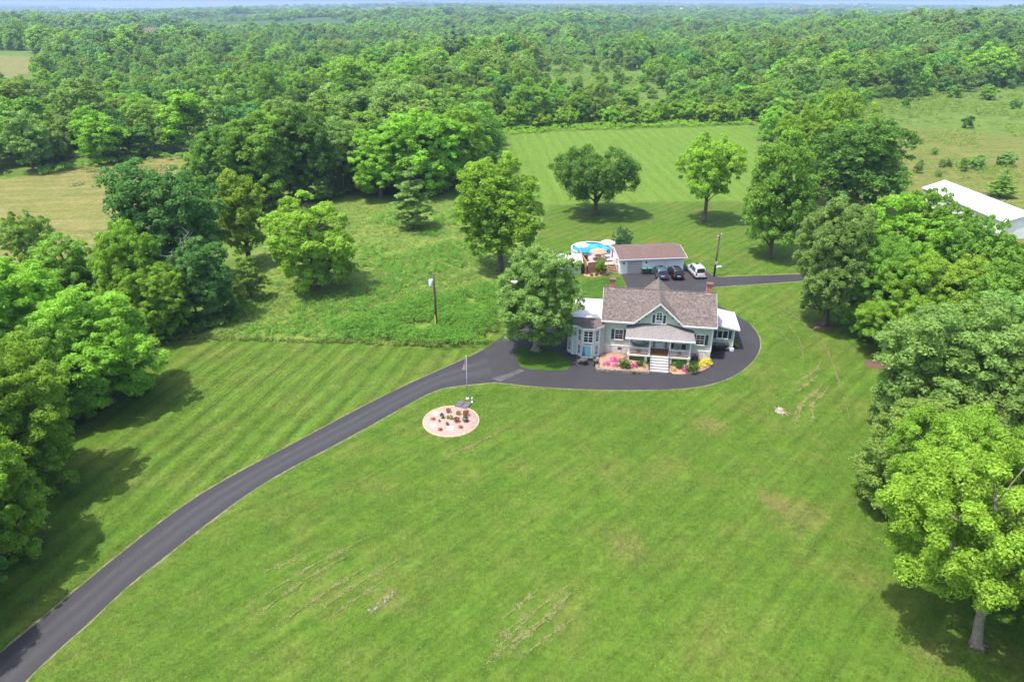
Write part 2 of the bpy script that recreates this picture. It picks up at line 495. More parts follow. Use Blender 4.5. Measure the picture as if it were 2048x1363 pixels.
class MB:
    """collects polygons of one piece"""
    def __init__(s):
        s.v = []; s.f = []
    def poly(s, pts):
        i = len(s.v); s.v += [tuple(p) for p in pts]; s.f.append(tuple(range(i, i + len(pts)))); return s
    def add(s, v, f):
        i = len(s.v); s.v += [tuple(p) for p in v]; s.f += [tuple(k + i for k in q) for q in f]; return s
    def box(s, x0, x1, y0, y1, z0, z1, M=None):
        v = [(x, y, z) for z in (z0, z1) for y in (y0, y1) for x in (x0, x1)]
        if M is not None: v = [tuple(M @ Vector(p)) for p in v]
        return s.add(v, [(0, 2, 3, 1), (4, 5, 7, 6), (0, 1, 5, 4), (2, 6, 7, 3), (0, 4, 6, 2), (1, 3, 7, 5)])
    def prism(s, poly, z0, z1, cap=True):
        n = len(poly)
        a = sum(poly[i][0] * poly[(i + 1) % n][1] - poly[(i + 1) % n][0] * poly[i][1] for i in range(n))
        if a < 0: poly = poly[::-1]
        v = [(p[0], p[1], z0) for p in poly] + [(p[0], p[1], z1) for p in poly]
        f = [(i, (i + 1) % n, n + (i + 1) % n, n + i) for i in range(n)]
        if cap: f += [tuple(range(n - 1, -1, -1)), tuple(range(n, 2 * n))]
        return s.add(v, f)
    def extr(s, poly, axis, a, b):
        """polygon of (p, z) extruded along x ('x': p is y) or y ('y': p is x)"""
        n = len(poly)
        mk = (lambda p, q: (q, p[0], p[1])) if axis == 'x' else (lambda p, q: (p[0], q, p[1]))
        v = [mk(p, a) for p in poly] + [mk(p, b) for p in poly]
        f = [(i, (i + 1) % n, n + (i + 1) % n, n + i) for i in range(n)] + [tuple(range(n - 1, -1, -1)), tuple(range(n, 2 * n))]
        return s.add(v, f)
    def tube(s, pts, rad, n=7, cap=True):
        pts = [Vector(p) for p in pts]
        if isinstance(rad, (int, float)): rad = [rad] * len(pts)
        rings = []
        for i, p in enumerate(pts):
            d = (pts[min(i + 1, len(pts) - 1)] - pts[max(i - 1, 0)]).normalized()
            a = d.orthogonal().normalized() if abs(d.z) < 0.95 else Vector((1, 0, 0))
            a = (a - d * a.dot(d)).normalized()
            b_ = d.cross(a)
            rings.append([p + (a * math.cos(2 * math.pi * k / n) + b_ * math.sin(2 * math.pi * k / n)) * rad[i] for k in range(n)])
        v = [tuple(q) for r in rings for q in r]
        f = [(i * n + k, i * n + (k + 1) % n, (i + 1) * n + (k + 1) % n, (i + 1) * n + k) for i in range(len(pts) - 1) for k in range(n)]
        if cap: f += [tuple(range(n - 1, -1, -1)), tuple((len(pts) - 1) * n + k for k in range(n))]
        return s.add(v, f)
    def lathe(s, prof, n=16, c=(0, 0, 0), sx=1.0, sy=1.0):
        v = [(c[0] + r * math.cos(2 * math.pi * k / n) * sx, c[1] + r * math.sin(2 * math.pi * k / n) * sy, c[2] + z) for r, z in prof for k in range(n)]
        f = [(i * n + k, i * n + (k + 1) % n, (i + 1) * n + (k + 1) % n, (i + 1) * n + k) for i in range(len(prof) - 1) for k in range(n)]
        return s.add(v, f)
    def mesh(s, name, smooth=False, bev=0.0):
        me = bpy.data.meshes.new(name)
        me.from_pydata(s.v, [], s.f)
        bm = bmesh.new(); bm.from_mesh(me)
        bmesh.ops.recalc_face_normals(bm, faces=bm.faces)
        if bev:
            bmesh.ops.bevel(bm, geom=[e for e in bm.edges if e.is_manifold and e.calc_face_angle(0) > 0.5], offset=bev, segments=2, affect='EDGES', profile=0.6)
        bm.to_mesh(me); bm.free()
        if smooth:
            me.polygons.foreach_set('use_smooth', [True] * len(me.polygons))
        me.update()
        return me
    def build(s, name, mat, parent=None, loc=None, rotz=0.0, smooth=False, bev=0.0):
        return link(name, s.mesh(name, smooth, bev), parent, mat, loc, rotz)

def quads(name, C, U, V, tone=None):
    """a mesh of many small leaf-shaped quads"""
    n = len(C)
    co = np.empty((n, 4, 3), np.float32)
    co[:, 0] = C - U; co[:, 1] = C + V - U * 0.15; co[:, 2] = C + U; co[:, 3] = C - V - U * 0.15
    me = bpy.data.meshes.new(name)
    me.vertices.add(4 * n); me.vertices.foreach_set('co', co.ravel())
    me.loops.add(4 * n); me.loops.foreach_set('vertex_index', np.arange(4 * n, dtype=np.int32))
    me.polygons.add(n); me.polygons.foreach_set('loop_start', np.arange(0, 4 * n, 4, dtype=np.int32))
    if tone is not None:
        a = me.attributes.new('tone', 'FLOAT', 'FACE')
        a.data.foreach_set('value', np.clip(tone, 0, 1).astype(np.float32))
    me.update(calc_edges=True)
    return me
def nrm(a):
    return a / np.maximum(np.linalg.norm(a, axis=1, keepdims=True), 1e-9)
def leaf_axes(g, Nn, size, aspect=0.55):
    r = nrm(g.normal(size=Nn.shape))
    u = nrm(r - Nn * np.sum(r * Nn, axis=1, keepdims=True))
    v = np.cross(Nn, u)
    return u * size[:, None], v * (size * aspect)[:, None]
def clump_leaves(g, cc, cr, n_leaf, leaf, flat=0.75, up=0.4, jit=0.55, down=-0.35, droop=0.0):
    """leaf quads on the upper shell of every clump"""
    k = len(cc)
    idx = np.repeat(np.arange(k), n_leaf)
    d = nrm(g.normal(size=(k * n_leaf, 3)))
    low = d[:, 2] < down
    d[low, 2] *= -1
    rr = cr[idx] * g.uniform(0.6, 1.05, len(idx))
    P = cc[idx] + d * rr[:, None] * np.array([1, 1, flat])
    if droop:
        P[:, 2] -= droop * g.uniform(0, 1, len(idx)) ** 2 * cr[idx]
    Nn = nrm(d * 0.75 + np.array([0, 0, up]) + g.normal(size=d.shape) * jit)
    sz = leaf * g.uniform(0.6, 1.35, len(idx))
    U, V = leaf_axes(g, Nn, sz)
    ct = g.normal(0.45, 0.16, k)
    tone = ct[idx] + g.normal(0, 0.2, len(idx))
    return P, U, V, tone

PROF = {
    'round': lambda t: max(0.0, 1 - abs(2 * t - 0.92) ** 2.4) ** 0.55,
    'oval': lambda t: max(0.0, 1 - abs(2 * t - 0.85) ** 2.2) ** 0.6,
    'broad': lambda t: max(0.0, 1 - abs(2 * t - 0.78) ** 2.8) ** 0.5,
    'vase': lambda t: (0.30 + 0.95 * t ** 0.65) * max(0.0, 1 - t ** 5) ** 0.55,
    'cone': lambda t: max(0.04, (1 - t) ** 0.85) * (0.55 + 0.45 * min(1, t * 6)),
    'column': lambda t: max(0.0, 1 - abs(2 * t - 0.9) ** 3) ** 0.5 * 0.95,
}
def make_crown(name, seed, H=18., Wd=13., base=0.22, prof='round', nb=24, nc=20, nl=100, leaf=0.2, crad=0.62, lob=0.22, flat=0.95, lr=0.21, droop=0.0, jit=0.40, rin=0.60, lflat=0.95):
    """crown = big limbs' leaf masses (nb), each a shell of small clumps (nc), each a spray of leaves (nl)"""
    g = np.random.default_rng(seed)
    pf = PROF[prof]
    ts = np.linspace(0.0, 1.0, 60); wts = np.array([pf(t) for t in ts])
    # spread limb masses evenly over the crown by best-candidate sampling
    L = []
    for i in range(nb):
        best = None
        for _ in range(14):
            t = g.choice(ts, p=(wts + 0.03) / (wts + 0.03).sum()); a = g.uniform(0, 2 * math.pi)
            w = np.interp(t, ts, wts) * Wd / 2
            rf = rin * g.uniform(0.75, 1.18) if g.uniform() > 0.15 else g.uniform(0.0, 0.3)
            z = H * base + H * (1 - base) * (0.06 + 0.84 * t)
            c = np.array([w * rf * math.cos(a), w * rf * math.sin(a), z])
            d = min([np.linalg.norm((c - q[0]) * np.array([1, 1, 0.9])) for q in L] or [9])
            if best is None or d > best[0]: best = (d, c, w)
        _, c, w = best
        r_ = Wd * lr * g.uniform(0.72, 1.25) * (0.55 + 0.45 * min(1, w / (Wd * 0.42)))
        L.append((c, r_))
    C, CR, LT = [], [], []
    for c, r_ in L:
        k = max(5, int(nc * (r_ / (Wd * lr)) ** 2))
        d = nrm(g.normal(size=(k, 3)))
        out = c * np.array([1, 1, 0]); n_ = np.linalg.norm(out); out = out / n_ if n_ > 0.3 else np.array([0, 0, 1.])
        d = nrm(d + out * 0.45 + np.array([0, 0, 0.30]))
        ph = g.uniform(0, 6.28, 3)
        lump = 1 + lob * (np.sin(d[:, 0] * 3.1 + ph[0]) + np.sin(d[:, 1] * 3.7 + ph[1]) + np.sin(d[:, 2] * 3.3 + ph[2])) * 0.6
        C.append(c + d * (r_ * lump * g.uniform(0.72, 1.0, k))[:, None] * np.array([1, 1, lflat]))
        CR.append(crad * g.uniform(0.6, 1.35, k)); LT.append(np.full(k, g.normal(0, 0.10)))
    cc = np.concatenate(C); cr = np.concatenate(CR)
    ok = cc[:, 2] > H * base * 0.55
    cc, cr, lt = cc[ok], cr[ok], np.concatenate(LT)[ok]
    top_ = (cc[:, 2] + cr * 0.7).max(); cc[:, 2] = H * base + (cc[:, 2] - H * base) * (H * (1 - base)) / (top_ - H * base)
    ext = np.percentile(np.hypot(cc[:, 0], cc[:, 1]) + cr * 0.8, 96); cc[:, :2] *= (Wd / 2) / ext
    P, U, V, tone = clump_leaves(g, cc, cr, nl, leaf, flat, up=0.16, droop=droop, jit=jit)
    tone = tone + np.repeat(lt, nl)
    return quads(name, P, U, V, tone), np.array([q[0] for q in L] + list(cc[::9]))
def make_trunk(name, seed, cc, H, base=0.22, r0=0.45, lean=(0, 0), nlimb=16, top=0.8, r_limb=0.5, sides=7, fork=0.0):
    g = random.Random(seed)
    mb = MB()
    tp = []
    n = 6
    for i in range(n + 1):
        f = i / n
        tp.append(Vector((lean[0] * f * f + g.uniform(-.12, .12) * (i > 0), lean[1] * f * f + g.uniform(-.12, .12) * (i > 0), f * H * top - 0.1 * (i == 0))))
    rr = [r0 * (1.55 if i == 0 else 1.05 - 0.86 * i / n) for i in range(n + 1)]
    tp.insert(1, tp[0].lerp(tp[1], 0.22)); rr.insert(1, r0 * 1.06)
    mb.tube(tp, rr, sides)
    for _ in range(5):     # root flare
        a = g.uniform(0, 6.28)
        mb.tube([(math.cos(a) * r0 * 2.3, math.sin(a) * r0 * 2.3, -0.08), (math.cos(a) * r0 * 1.1, math.sin(a) * r0 * 1.1, 0.12), (math.cos(a) * r0 * .5, math.sin(a) * r0 * .5, r0 * 1.6)], [r0 * .16, r0 * .35, r0 * .25], 5)
    def at(z):
        f = max(0, min(0.999, z / (H * top))) * n
        base_pts = [tp[0]] + tp[2:]
        i = int(f)
        return base_pts[i].lerp(base_pts[i + 1], f - i), r0 * (1.05 - 0.86 * f / n)
    tg = [c for c in cc if math.hypot(c[0], c[1]) > 0.8]
    g.shuffle(tg)
    for c in tg[:nlimb]:
        c = Vector(c)
        hz = max(H * base * 0.75, c.z - math.hypot(c.x, c.y) * g.uniform(0.6, 1.0))
        hz = min(hz, H * top * 0.92)
        p0, r = at(hz)
        mid = p0.lerp(c, 0.5) + Vector((g.uniform(-.4, .4), g.uniform(-.4, .4), g.uniform(-0.2, .7)))
        rl = max(0.045, r * r_limb)
        mb.tube([p0, mid, c, c + (c - mid) * 0.15], [rl, rl * 0.62, rl * 0.3, 0.02], 5)
        for q in range(2):
            c2 = mid.lerp(c, 0.4) + Vector((g.uniform(-1.3, 1.3), g.uniform(-1.3, 1.3), g.uniform(0, 1.3)))
            mb.tube([mid.lerp(c, 0.15 * q + .1), c2], [rl * 0.4, 0.02], 4, False)
    return mb.mesh(name, True)

# ------------------------------------------------------------------ ground
def sstep(a, b, x):
    t = np.clip((x - a) / (b - a), 0, 1)
    return t * t * (3 - 2 * t)
def hill(x, y):
    x = np.asarray(x, float); y = np.asarray(y, float)
    r = np.hypot(x, y)
    h = sstep(300, 900, r) * (9 * np.sin(x / 260 + 2.4) * np.cos(y / 330 + 0.3) + 6 * np.sin(x / 140 - y / 190 + 2.0) - 3)
    h = h + sstep(1500, 5200, r) * (13 * np.sin(x / 1500 + 1.1) + 9 * np.sin(x / 640 + y / 1900) + 2)
    h = h + sstep(5200, 8200, r) * (10 + 9 * np.sin(x / 900 + 2.2) + 6 * np.sin(x / 2300 + 0.4))
    return h
def ground():
    rings = [0, 8, 20, 40, 70, 110, 160, 220, 290, 360] + list(np.geomspace(400, 13500, 46))
    na = 120
    v = [(0, 0, 0)]; f = []
    for r in rings[1:]:
        for k in range(na):
            a = 2 * math.pi * k / na
            x, y = r * math.cos(a), r * math.sin(a)
            v.append((x, y, float(hill(x, y))))
    for k in range(na):
        f.append((0, 1 + k, 1 + (k + 1) % na))
    for i in range(len(rings) - 2):
        for k in range(na):
            f.append((1 + i * na + k, 1 + (i + 1) * na + k, 1 + (i + 1) * na + (k + 1) % na, 1 + i * na + (k + 1) % na))
    me = bpy.data.meshes.new('ground'); me.from_pydata(v, [], f)
    me.polygons.foreach_set('use_smooth', [True] * len(f)); me.update()
    return link('ground', me, None, 'ground_wild')
m, t, b = nt('ground_wild')
b.inputs['Roughness'].default_value = 0.95
b.inputs['Specular IOR Level'].default_value = 0.1
s = N(t, 'ShaderNodeVectorMath', operation='LENGTH'); t.links.new(objco(t), s.inputs[0])
near = ramp(t, noise(t, 0.22, 6, 0.68), [(0.30, (0.052, 0.098, 0.017)), (0.5, (0.088, 0.145, 0.024)), (0.72, (0.145, 0.180, 0.042))])
canopy = ramp(t, noise(t, 0.020, 6, 0.72), [(0.34, (0.022, 0.058, 0.016)), (0.62, (0.060, 0.115, 0.030))])
fld = ramp(t, noise(t, 0.0016, 3, 0.5, mapped(t, 0.3, (1, 1.8, 1), (700, 0, 0))), [(0.53, 0.0), (0.56, 1.0)])
far = mixc(t, mth(t, 'MULTIPLY', fld, 0.8), canopy, (0.17, 0.21, 0.07))
dm = mth(t, 'DIVIDE', mth(t, 'SUBTRACT', s.outputs['Value'], 700.0), 900.0, True)
t.links.new(mixc(t, dm, near, far), b.inputs['Base Color'])
bump(t, b, noise(t, 1.2, 5, 0.7), 0.7, 0.25)
tag(ground(), 'rolling grassy ground reaching to the far horizon', None, None, 'structure')

def smooth_poly(pts, it=2, closed=True):
    for _ in range(it):
        n = len(pts); q = []
        for i in range(n if closed else n - 1):
            a, b_ = pts[i], pts[(i + 1) % n]
            q += [a * 0.75 + b_ * 0.25, a * 0.25 + b_ * 0.75]
        if not closed:
            q = [pts[0]] + q + [pts[-1]]
        pts = q
    return pts
def sheet(name, pts, z, mat, it=2, jag=0.0):
    pts = smooth_poly([Vector((p[0], p[1], 0)) for p in pts], it)
    g = random.Random(len(pts))
    pts = [Vector((p.x + g.uniform(-jag, jag), p.y + g.uniform(-jag, jag), z)) for p in pts]
    a = sum(pts[i].x * pts[(i + 1) % len(pts)].y - pts[(i + 1) % len(pts)].x * pts[i].y for i in range(len(pts)))
    if a < 0: pts = pts[::-1]
    me = bpy.data.meshes.new(name); me.from_pydata([tuple(p) for p in pts], [], [tuple(range(len(pts)))]); me.update()
    return tag(link(name, me, None, mat), kind='structure')
def GP(lst):
    return [G(*p) for p in lst]
LAWN = [(-420, 1750), (-420, 1050), (-60, 1000), (120, 860), (300, 705), (345, 683), (500, 682), (700, 687), (890, 693), (955, 692), (985, 672), (1003, 640), (1000, 570),
        (1040, 530), (1075, 480), (1090, 425), (1105, 411), (1300, 404), (1470, 400), (1500, 410), (1600, 440), (1760, 470), (1950, 520), (2300, 600), (2600, 1000), (2700, 1750)]
sheet('lawn', GP(LAWN), 0.004, 'lawn')
sheet('lawn_strip', GP([(338, 684), (500, 684), (700, 689), (890, 695), (945, 694), (905, 728), (800, 776), (640, 860), (464, 953), (309, 1055), (155, 1180), (0, 1310), (-120, 1420), (-300, 1300), (-60, 1000), (120, 860)]), 0.008, 'lawn_striped', 1)
sheet('back_field', GP([(985, 292), (1005, 268), (1100, 262), (1300, 256), (1480, 249), (1512, 262), (1512, 300), (1500, 380), (1488, 402), (1300, 404), (1100, 411), (1075, 400), (1040, 340)]), 0.008, 'field_striped', 1, 0.2)
sheet('hay_field', GP([(-260, 385), (0, 361), (150, 336), (300, 318), (385, 314), (430, 330), (400, 400), (300, 470), (100, 540), (-260, 600)]), 0.006, 'hay')
sheet('meadow', GP([(1560, 320), (1700, 235), (1800, 215), (2048, 205), (2400, 200), (2500, 420), (2500, 620), (1950, 530), (1700, 480)]), 0.002, 'right_meadow')
ff = smooth_poly([Vector((p.x, p.y, 0)) for p in GP([(-90, 110), (40, 109), (95, 113), (88, 124), (40, 150), (-90, 160)])], 2)
fcn = sum(ff, Vector()) / len(ff)
fv = [(fcn.x + (p.x - fcn.x) * k / 8, fcn.y + (p.y - fcn.y) * k / 8) for k in range(1, 9) for p in ff]
fm_ = bpy.data.meshes.new('far_field'); nf = len(ff)
fm_.from_pydata([(x, y, float(hill(x, y)) + 0.45 - (1.5 if i >= 7 * nf else 0)) for i, (x, y) in enumerate(fv)] + [(fcn.x, fcn.y, float(hill(fcn.x, fcn.y)) + 0.45)], [],
                [(k * nf + i, k * nf + (i + 1) % nf, (k + 1) * nf + (i + 1) % nf, (k + 1) * nf + i) for k in range(7) for i in range(nf)] + [(i, (i + 1) % nf, 8 * nf) for i in range(nf)])
fm_.update(); tag(link('far_field', fm_, None, 'hay'), kind='structure')
sheet('rough_meadow', GP([(330, 690), (420, 560), (560, 470), (700, 395), (860, 388), (930, 400), (1010, 440), (1090, 415), (1080, 480), (1040, 535), (1002, 570), (1005, 645), (985, 676), (955, 694), (890, 696), (700, 690), (500, 685)]), 0.003, 'meadow')

# ---- driveway: the lane as a ribbon (with uv across), the yard round the house as a sheet
up = [(-130, 1418), (-60, 1358), (0, 1305), (77, 1243), (155, 1176), (232, 1114), (309, 1052), (392, 993), (464, 951), (560, 900), (640, 858), (720, 815), (800, 775), (860, 748), (905, 728), (950, 708), (968, 698)]
lo = [(-80, 1490), (-10, 1425), (49, 1363), (103, 1310), (180, 1243), (258, 1168), (335, 1109), (413, 1047), (490, 990), (560, 946), (640, 905), (700, 873), (760, 840), (820, 806), (860, 785), (895, 773), (990, 764)]
def resample(pts, n):
    pts = smooth_poly([Vector((p.x, p.y, 0)) for p in pts], 2, False)
    d = [0.0]
    for a, b_ in zip(pts, pts[1:]): d.append(d[-1] + (b_ - a).length)
    out = []
    for i in range(n):
        s_ = d[-1] * i / (n - 1)
        j = max(k for k in range(len(d)) if d[k] <= s_ + 1e-9); j = min(j, len(pts) - 2)
        out.append(pts[j].lerp(pts[j + 1], (s_ - d[j]) / max(1e-9, d[j + 1] - d[j])))
    return out
UPW, LOW = resample(GP(up), 90), resample(GP(lo), 90)
def ribbon(name, A, B, z, mat, nx=6):
    v = []; f = []; uvs = []
    for i, (a, b_) in enumerate(zip(A, B)):
        for k in range(nx + 1):
            p = a.lerp(b_, k / nx); v.append((p.x, p.y, z))
    for i in range(len(A) - 1):
        for k in range(nx):
            q = (i * (nx + 1) + k, (i + 1) * (nx + 1) + k, (i + 1) * (nx + 1) + k + 1, i * (nx + 1) + k + 1)
            f.append(q); uvs += [(k / nx, i), (k / nx, i + 1), ((k + 1) / nx, i + 1), ((k + 1) / nx, i)]
    me = bpy.data.meshes.new(name); me.from_pydata(v, [], f)
    ul = me.uv_layers.new(name='UVMap')
    for i, q in enumerate(uvs): ul.data[i].uv = q
    me.update()
    o = link(name, me, None, mat)
    return tag(o, kind='structure')
rg = random.Random(5)
def off(A, B, d):
    return [a + (a - b_).normalized() * (d * rg.uniform(0.35, 1.5)) for a, b_ in zip(A, B)]
ribbon('driveway', UPW, LOW, 0.020, 'asphalt_lane')
ribbon('verge', off(UPW, LOW, 0.18), UPW, 0.014, 'verge', 1)
ribbon('verge', LOW, off(LOW, UPW, 0.18), 0.014, 'verge', 1)
OUT = [(990, 764), (1060, 772), (1150, 778), (1250, 780), (1350, 779), (1420, 770), (1470, 752), (1505, 725), (1521, 698), (1519, 672), (1503, 650), (1480, 634), (1455, 620), (1436, 610), (1420, 598), (1413, 588), (1414, 580), (1425, 574), (1470, 571), (1530, 567), (1600, 562), (1680, 557), (1800, 550)]
INN = [(1800, 538), (1680, 544), (1600, 548), (1540, 550), (1480, 552), (1440, 554), (1422, 550), (1410, 538), (1395, 529), (1371, 530), (1366, 540), (1240, 546), (1246, 556), (1252, 568), (1258, 584), (1270, 610), (1215, 650), (1150, 660), (1120, 640), (1085, 628), (1045, 638), (1010, 670), (968, 698)]
outw = smooth_poly([Vector((p.x, p.y, 0)) for p in GP(OUT)], 2, False)
innw = smooth_poly([Vector((p.x, p.y, 0)) for p in GP(INN)], 2, False)
sheet('driveway', outw + innw, 0.018, 'asphalt', 0)
cen = HC
ribbon('verge', outw, [p + (p - cen).normalized() * rg.uniform(0.06, 0.28) if p.y < 108 and p.x < 27 or p.y < 86 else p + Vector((0, -0.25, 0)) for p in outw], 0.013, 'verge', 1)
lane_in = [p for p in innw if p.x > 32.6]
ribbon('verge', [p + Vector((0, rg.uniform(.1, .4), 0)) for p in lane_in], lane_in, 0.013, 'verge', 1)
# paler joint where the lane meets the house yard
ribbon('driveway_joint', resample(GP([(983, 757), (1010, 749), (1040, 737)]), 14), resample(GP([(1000, 763), (1026, 752), (1050, 741)]), 14), 0.024, 'seam_patch', 1)
ISL = [(1029, 707), (1034, 723), (1042, 736), (1066, 739), (1133, 742), (1143, 732), (1141, 723), (1120, 707), (1085, 694), (1045, 693)]
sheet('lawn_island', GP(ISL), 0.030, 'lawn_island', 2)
# back garden grass beside the parking apron and behind the left wing
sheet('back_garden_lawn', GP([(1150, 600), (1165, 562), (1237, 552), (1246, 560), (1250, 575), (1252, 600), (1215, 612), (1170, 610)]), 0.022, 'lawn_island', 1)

# ---- grass clippings and mower tracks: loose straw lying on the lawn
def straw(name, paths, dens, width, label, seed=3, ln=(0.03, 0.09), mat='leaf_straw', z=0.03):
    g = np.random.default_rng(seed)
    Cs, Us, Vs, T = [], [], [], []
    for pth in paths:
        pts = resample(GP(pth), 40)
        L = sum((b_ - a).length for a, b_ in zip(pts, pts[1:]))
        n = int(L * dens)
        f = g.uniform(0, 38.99, n); i = f.astype(int); fr = f - i
        A = np.array([p[:] for p in pts])
        d = nrm(A[i + 1] - A[i])
        pr = 0.55 + 0.3 * (np.sin(f * 0.7 + g.uniform(0, 6)) + np.sin(f * 1.9 + g.uniform(0, 6)))
        keep = (g.uniform(0, 1, n) < pr) & (g.uniform(0, 1, n) < np.sin(np.pi * np.clip(f / 39, 0.03, 0.97)) ** 0.8)
        C = A[i] * (1 - fr)[:, None] + A[i + 1] * fr[:, None]
        side = np.stack([-d[:, 1], d[:, 0], d[:, 2]], 1)
        C = C + side * g.normal(0, width * (0.5 + 0.5 * np.sin(f * 0.5)), n)[:, None]
        C[:, 2] = z + g.uniform(0, 0.05, n)
        th = g.normal(0, 0.8, n)
        u = d * np.cos(th)[:, None] + side * np.sin(th)[:, None]
        u[:, 2] = g.uniform(-0.15, 0.15, n)
        w = np.stack([-u[:, 1], u[:, 0], g.uniform(-.4, .4, n)], 1)
        s_ = g.uniform(*ln, n)
        Cs.append(C[keep]); Us.append((u * s_[:, None])[keep]); Vs.append((w * (s_ * 0.28)[:, None])[keep]); T.append(g.uniform(0, 1, keep.sum()))
    me = quads(name, np.concatenate(Cs), np.concatenate(Us), np.concatenate(Vs), np.concatenate(T))
    return tag(link(name, me, None, mat), label, 'clippings', None, 'stuff')
CLIP = [[(490, 1215), (560, 1170), (620, 1133), (680, 1105), (740, 1070)], [(500, 1240), (580, 1180), (640, 1140), (700, 1110)], [(545, 1258), (620, 1205), (680, 1165), (740, 1130)],
        [(620, 1232), (660, 1205), (720, 1165), (780, 1130), (800, 1115)], [(650, 1243), (700, 1205), (740, 1180), (768, 1160)], [(520, 1145), (570, 1130), (605, 1112)],
        [(1000, 1240), (1040, 1210), (1080, 1175)], [(985, 1285), (1040, 1240), (1100, 1200), (1155, 1155)], [(965, 1330), (1030, 1280), (1090, 1235), (1160, 1170)], [(1040, 1315), (1100, 1270), (1150, 1235)], [(990, 1300), (1020, 1270), (1060, 1235)],
        [(880, 920), (960, 885), (1020, 850)], [(1010, 1310), (1070, 1255), (1130, 1210)]]
straw('grass_clippings', CLIP, 330, 0.17, 'pale dry rows of cut grass lying across the front lawn')
TRK = [[(1555, 610), (1590, 628), (1620, 650), (1650, 690), (1670, 740), (1690, 800), (1703, 855)], [(1540, 620), (1580, 650), (1605, 690), (1607, 730)],
       [(1545, 605), (1600, 640), (1640, 680)], [(1520, 640), (1560, 660), (1590, 700)]]
straw('mower_tracks', TRK, 260, 0.15, 'curved mower tracks worn pale in the side lawn', 4)
SWI = [[(1585, 770), (1610, 755), (1635, 738), (1640, 722)], [(1590, 785), (1615, 768), (1640, 748)], [(1587, 848), (1600, 830), (1598, 812), (1625, 790), (1645, 768)], [(1622, 850), (1628, 832), (1618, 815), (1640, 792), (1660, 772)], [(1590, 835), (1594, 815), (1612, 798), (1632, 780)]]
straw('hay_swath', SWI, 600, 0.19, 'wavy pale swaths of raked dry grass beside the stump', 6)
SD = Vector((math.cos(R(-105)), math.sin(R(-105)), 0))
STR = []
for i in range(18):
    a_ = G(470 + i * 17.2, 691)
    STR.append([PX(*(a_ + SD * k))[:2] for k in (0, 4, 9, 14, 19 - (i % 5))])
straw('mowing_lines', STR, 110, 0.09, 'thin pale mowing lines on the striped lawn strip', 8, mat='leaf_meadow')
STB = [[(1055 + i * 43, 405 - i * 0.5), (1058 + i * 38, 340), (1060 + i * 34, 290), (1062 + i * 32, 264 - i * 0.8)] for i in range(11)]
straw('field_mowing_lines', STB, 5, 0.16, 'faint pale mowing lines on the far mown field', 9, (0.12, 0.26), 'leaf_meadow')

# ---- tall growth
def scatter_poly(g, pts, n):
    P = np.array([(p.x, p.y) for p in pts])
    lo_, hi_ = P.min(0), P.max(0)
    q = g.uniform(lo_, hi_, (int(n * 3.2), 2))
    return q[inside(q, P)][:n]
def inside(q, P):
    x, y = q[:, 0], q[:, 1]
    c = np.zeros(len(q), bool)
    j = len(P) - 1
    for i in range(len(P)):
        xi, yi = P[i]; xj, yj = P[j]
        cr = ((yi > y) != (yj > y)) & (x < (xj - xi) * (y - yi) / (yj - yi + 1e-12) + xi)
        c ^= cr
        j = i
    return c
def fbm(x, y, s, seed=0):
    r = np.random.default_rng(seed); o = 0
    for k in range(5):
        a = r.uniform(0, 6.28); p = r.uniform(0, 6.28, 2); f = s * (1.7 ** k)
        o = o + np.sin((x * math.cos(a) + y * math.sin(a)) * f + p[0]) * np.cos((-x * math.sin(a) + y * math.cos(a)) * f * 0.8 + p[1]) * 0.62 ** k
    return o
def growth(name, px, n_cl, nl, hgt, crad, leaf, mat, label, cat, seed, thresh=-9, s=0.25, blade=False, ragged=0.0):
    g = np.random.default_rng(seed)
    q = scatter_poly(g, GP(px), n_cl)
    q = q + g.normal(0, ragged, q.shape)
    nz = fbm(q[:, 0], q[:, 1], s, seed)
    q, nz = q[nz > thresh], nz[nz > thresh]
    h = hgt * np.clip(0.75 + 0.35 * nz, 0.25, 1.5) * g.uniform(0.7, 1.2, len(q))
    cc = np.stack([q[:, 0], q[:, 1], h * 0.62], 1)
    cr = np.maximum(crad * g.uniform(0.7, 1.3, len(q)), h * 0.4)
    if blade:
        k = len(q); idx = np.repeat(np.arange(k), nl)
        C = cc[idx].copy(); C[:, :2] += g.normal(0, crad * 0.6, (len(idx), 2)); hh = h[idx] * g.uniform(0.5, 1.1, len(idx)); C[:, 2] = hh * 0.5
        ln = g.normal(0, 0.55, (len(idx), 2))
        U = np.stack([ln[:, 0] * hh, ln[:, 1] * hh, hh * 0.5], 1)
        a = g.uniform(0, 6.28, len(idx)); V = np.stack([np.cos(a), np.sin(a), 0 * a], 1) * (leaf * g.uniform(0.6, 1.3, len(idx)))[:, None]
        me = quads(name, C, U, V, np.clip(0.4 + 0.3 * nz[idx] + g.normal(0, .2, len(idx)), 0, 1))
    else:
        P_, U, V, tone = clump_leaves(g, cc, cr, nl, leaf, 0.8, 0.55, 0.6, -0.1)
        P_[:, 2] = np.maximum(P_[:, 2], 0.06)
        me = quads(name, P_, U, V, tone)
    return tag(link(name, me, None, mat), label, cat, None, 'stuff')
growth('weed_thicket', [(600, 676), (680, 655), (720, 636), (790, 618), (850, 600), (930, 590), (985, 575), (1003, 600), (1000, 650), (975, 682), (945, 693), (850, 690), (740, 682)], 2000, 40, 1.6, 0.45, 0.10, 'leaf_weed', 'dense bright green weed thicket around the transformer pole', 'weeds', 21, -0.9, 0.5, ragged=0.7)
growth('tall_meadow_grass', [(420, 640), (480, 600), (560, 590), (700, 600), (760, 520), (900, 480), (960, 560), (990, 580), (900, 595), (780, 625), (700, 660), (560, 668), (430, 672)], 3600, 9, 0.7, 0.30, 0.04, 'leaf_meadow', 'pale tall grass of the rough meadow above the mown lawn', 'grass', 22, blade=True)
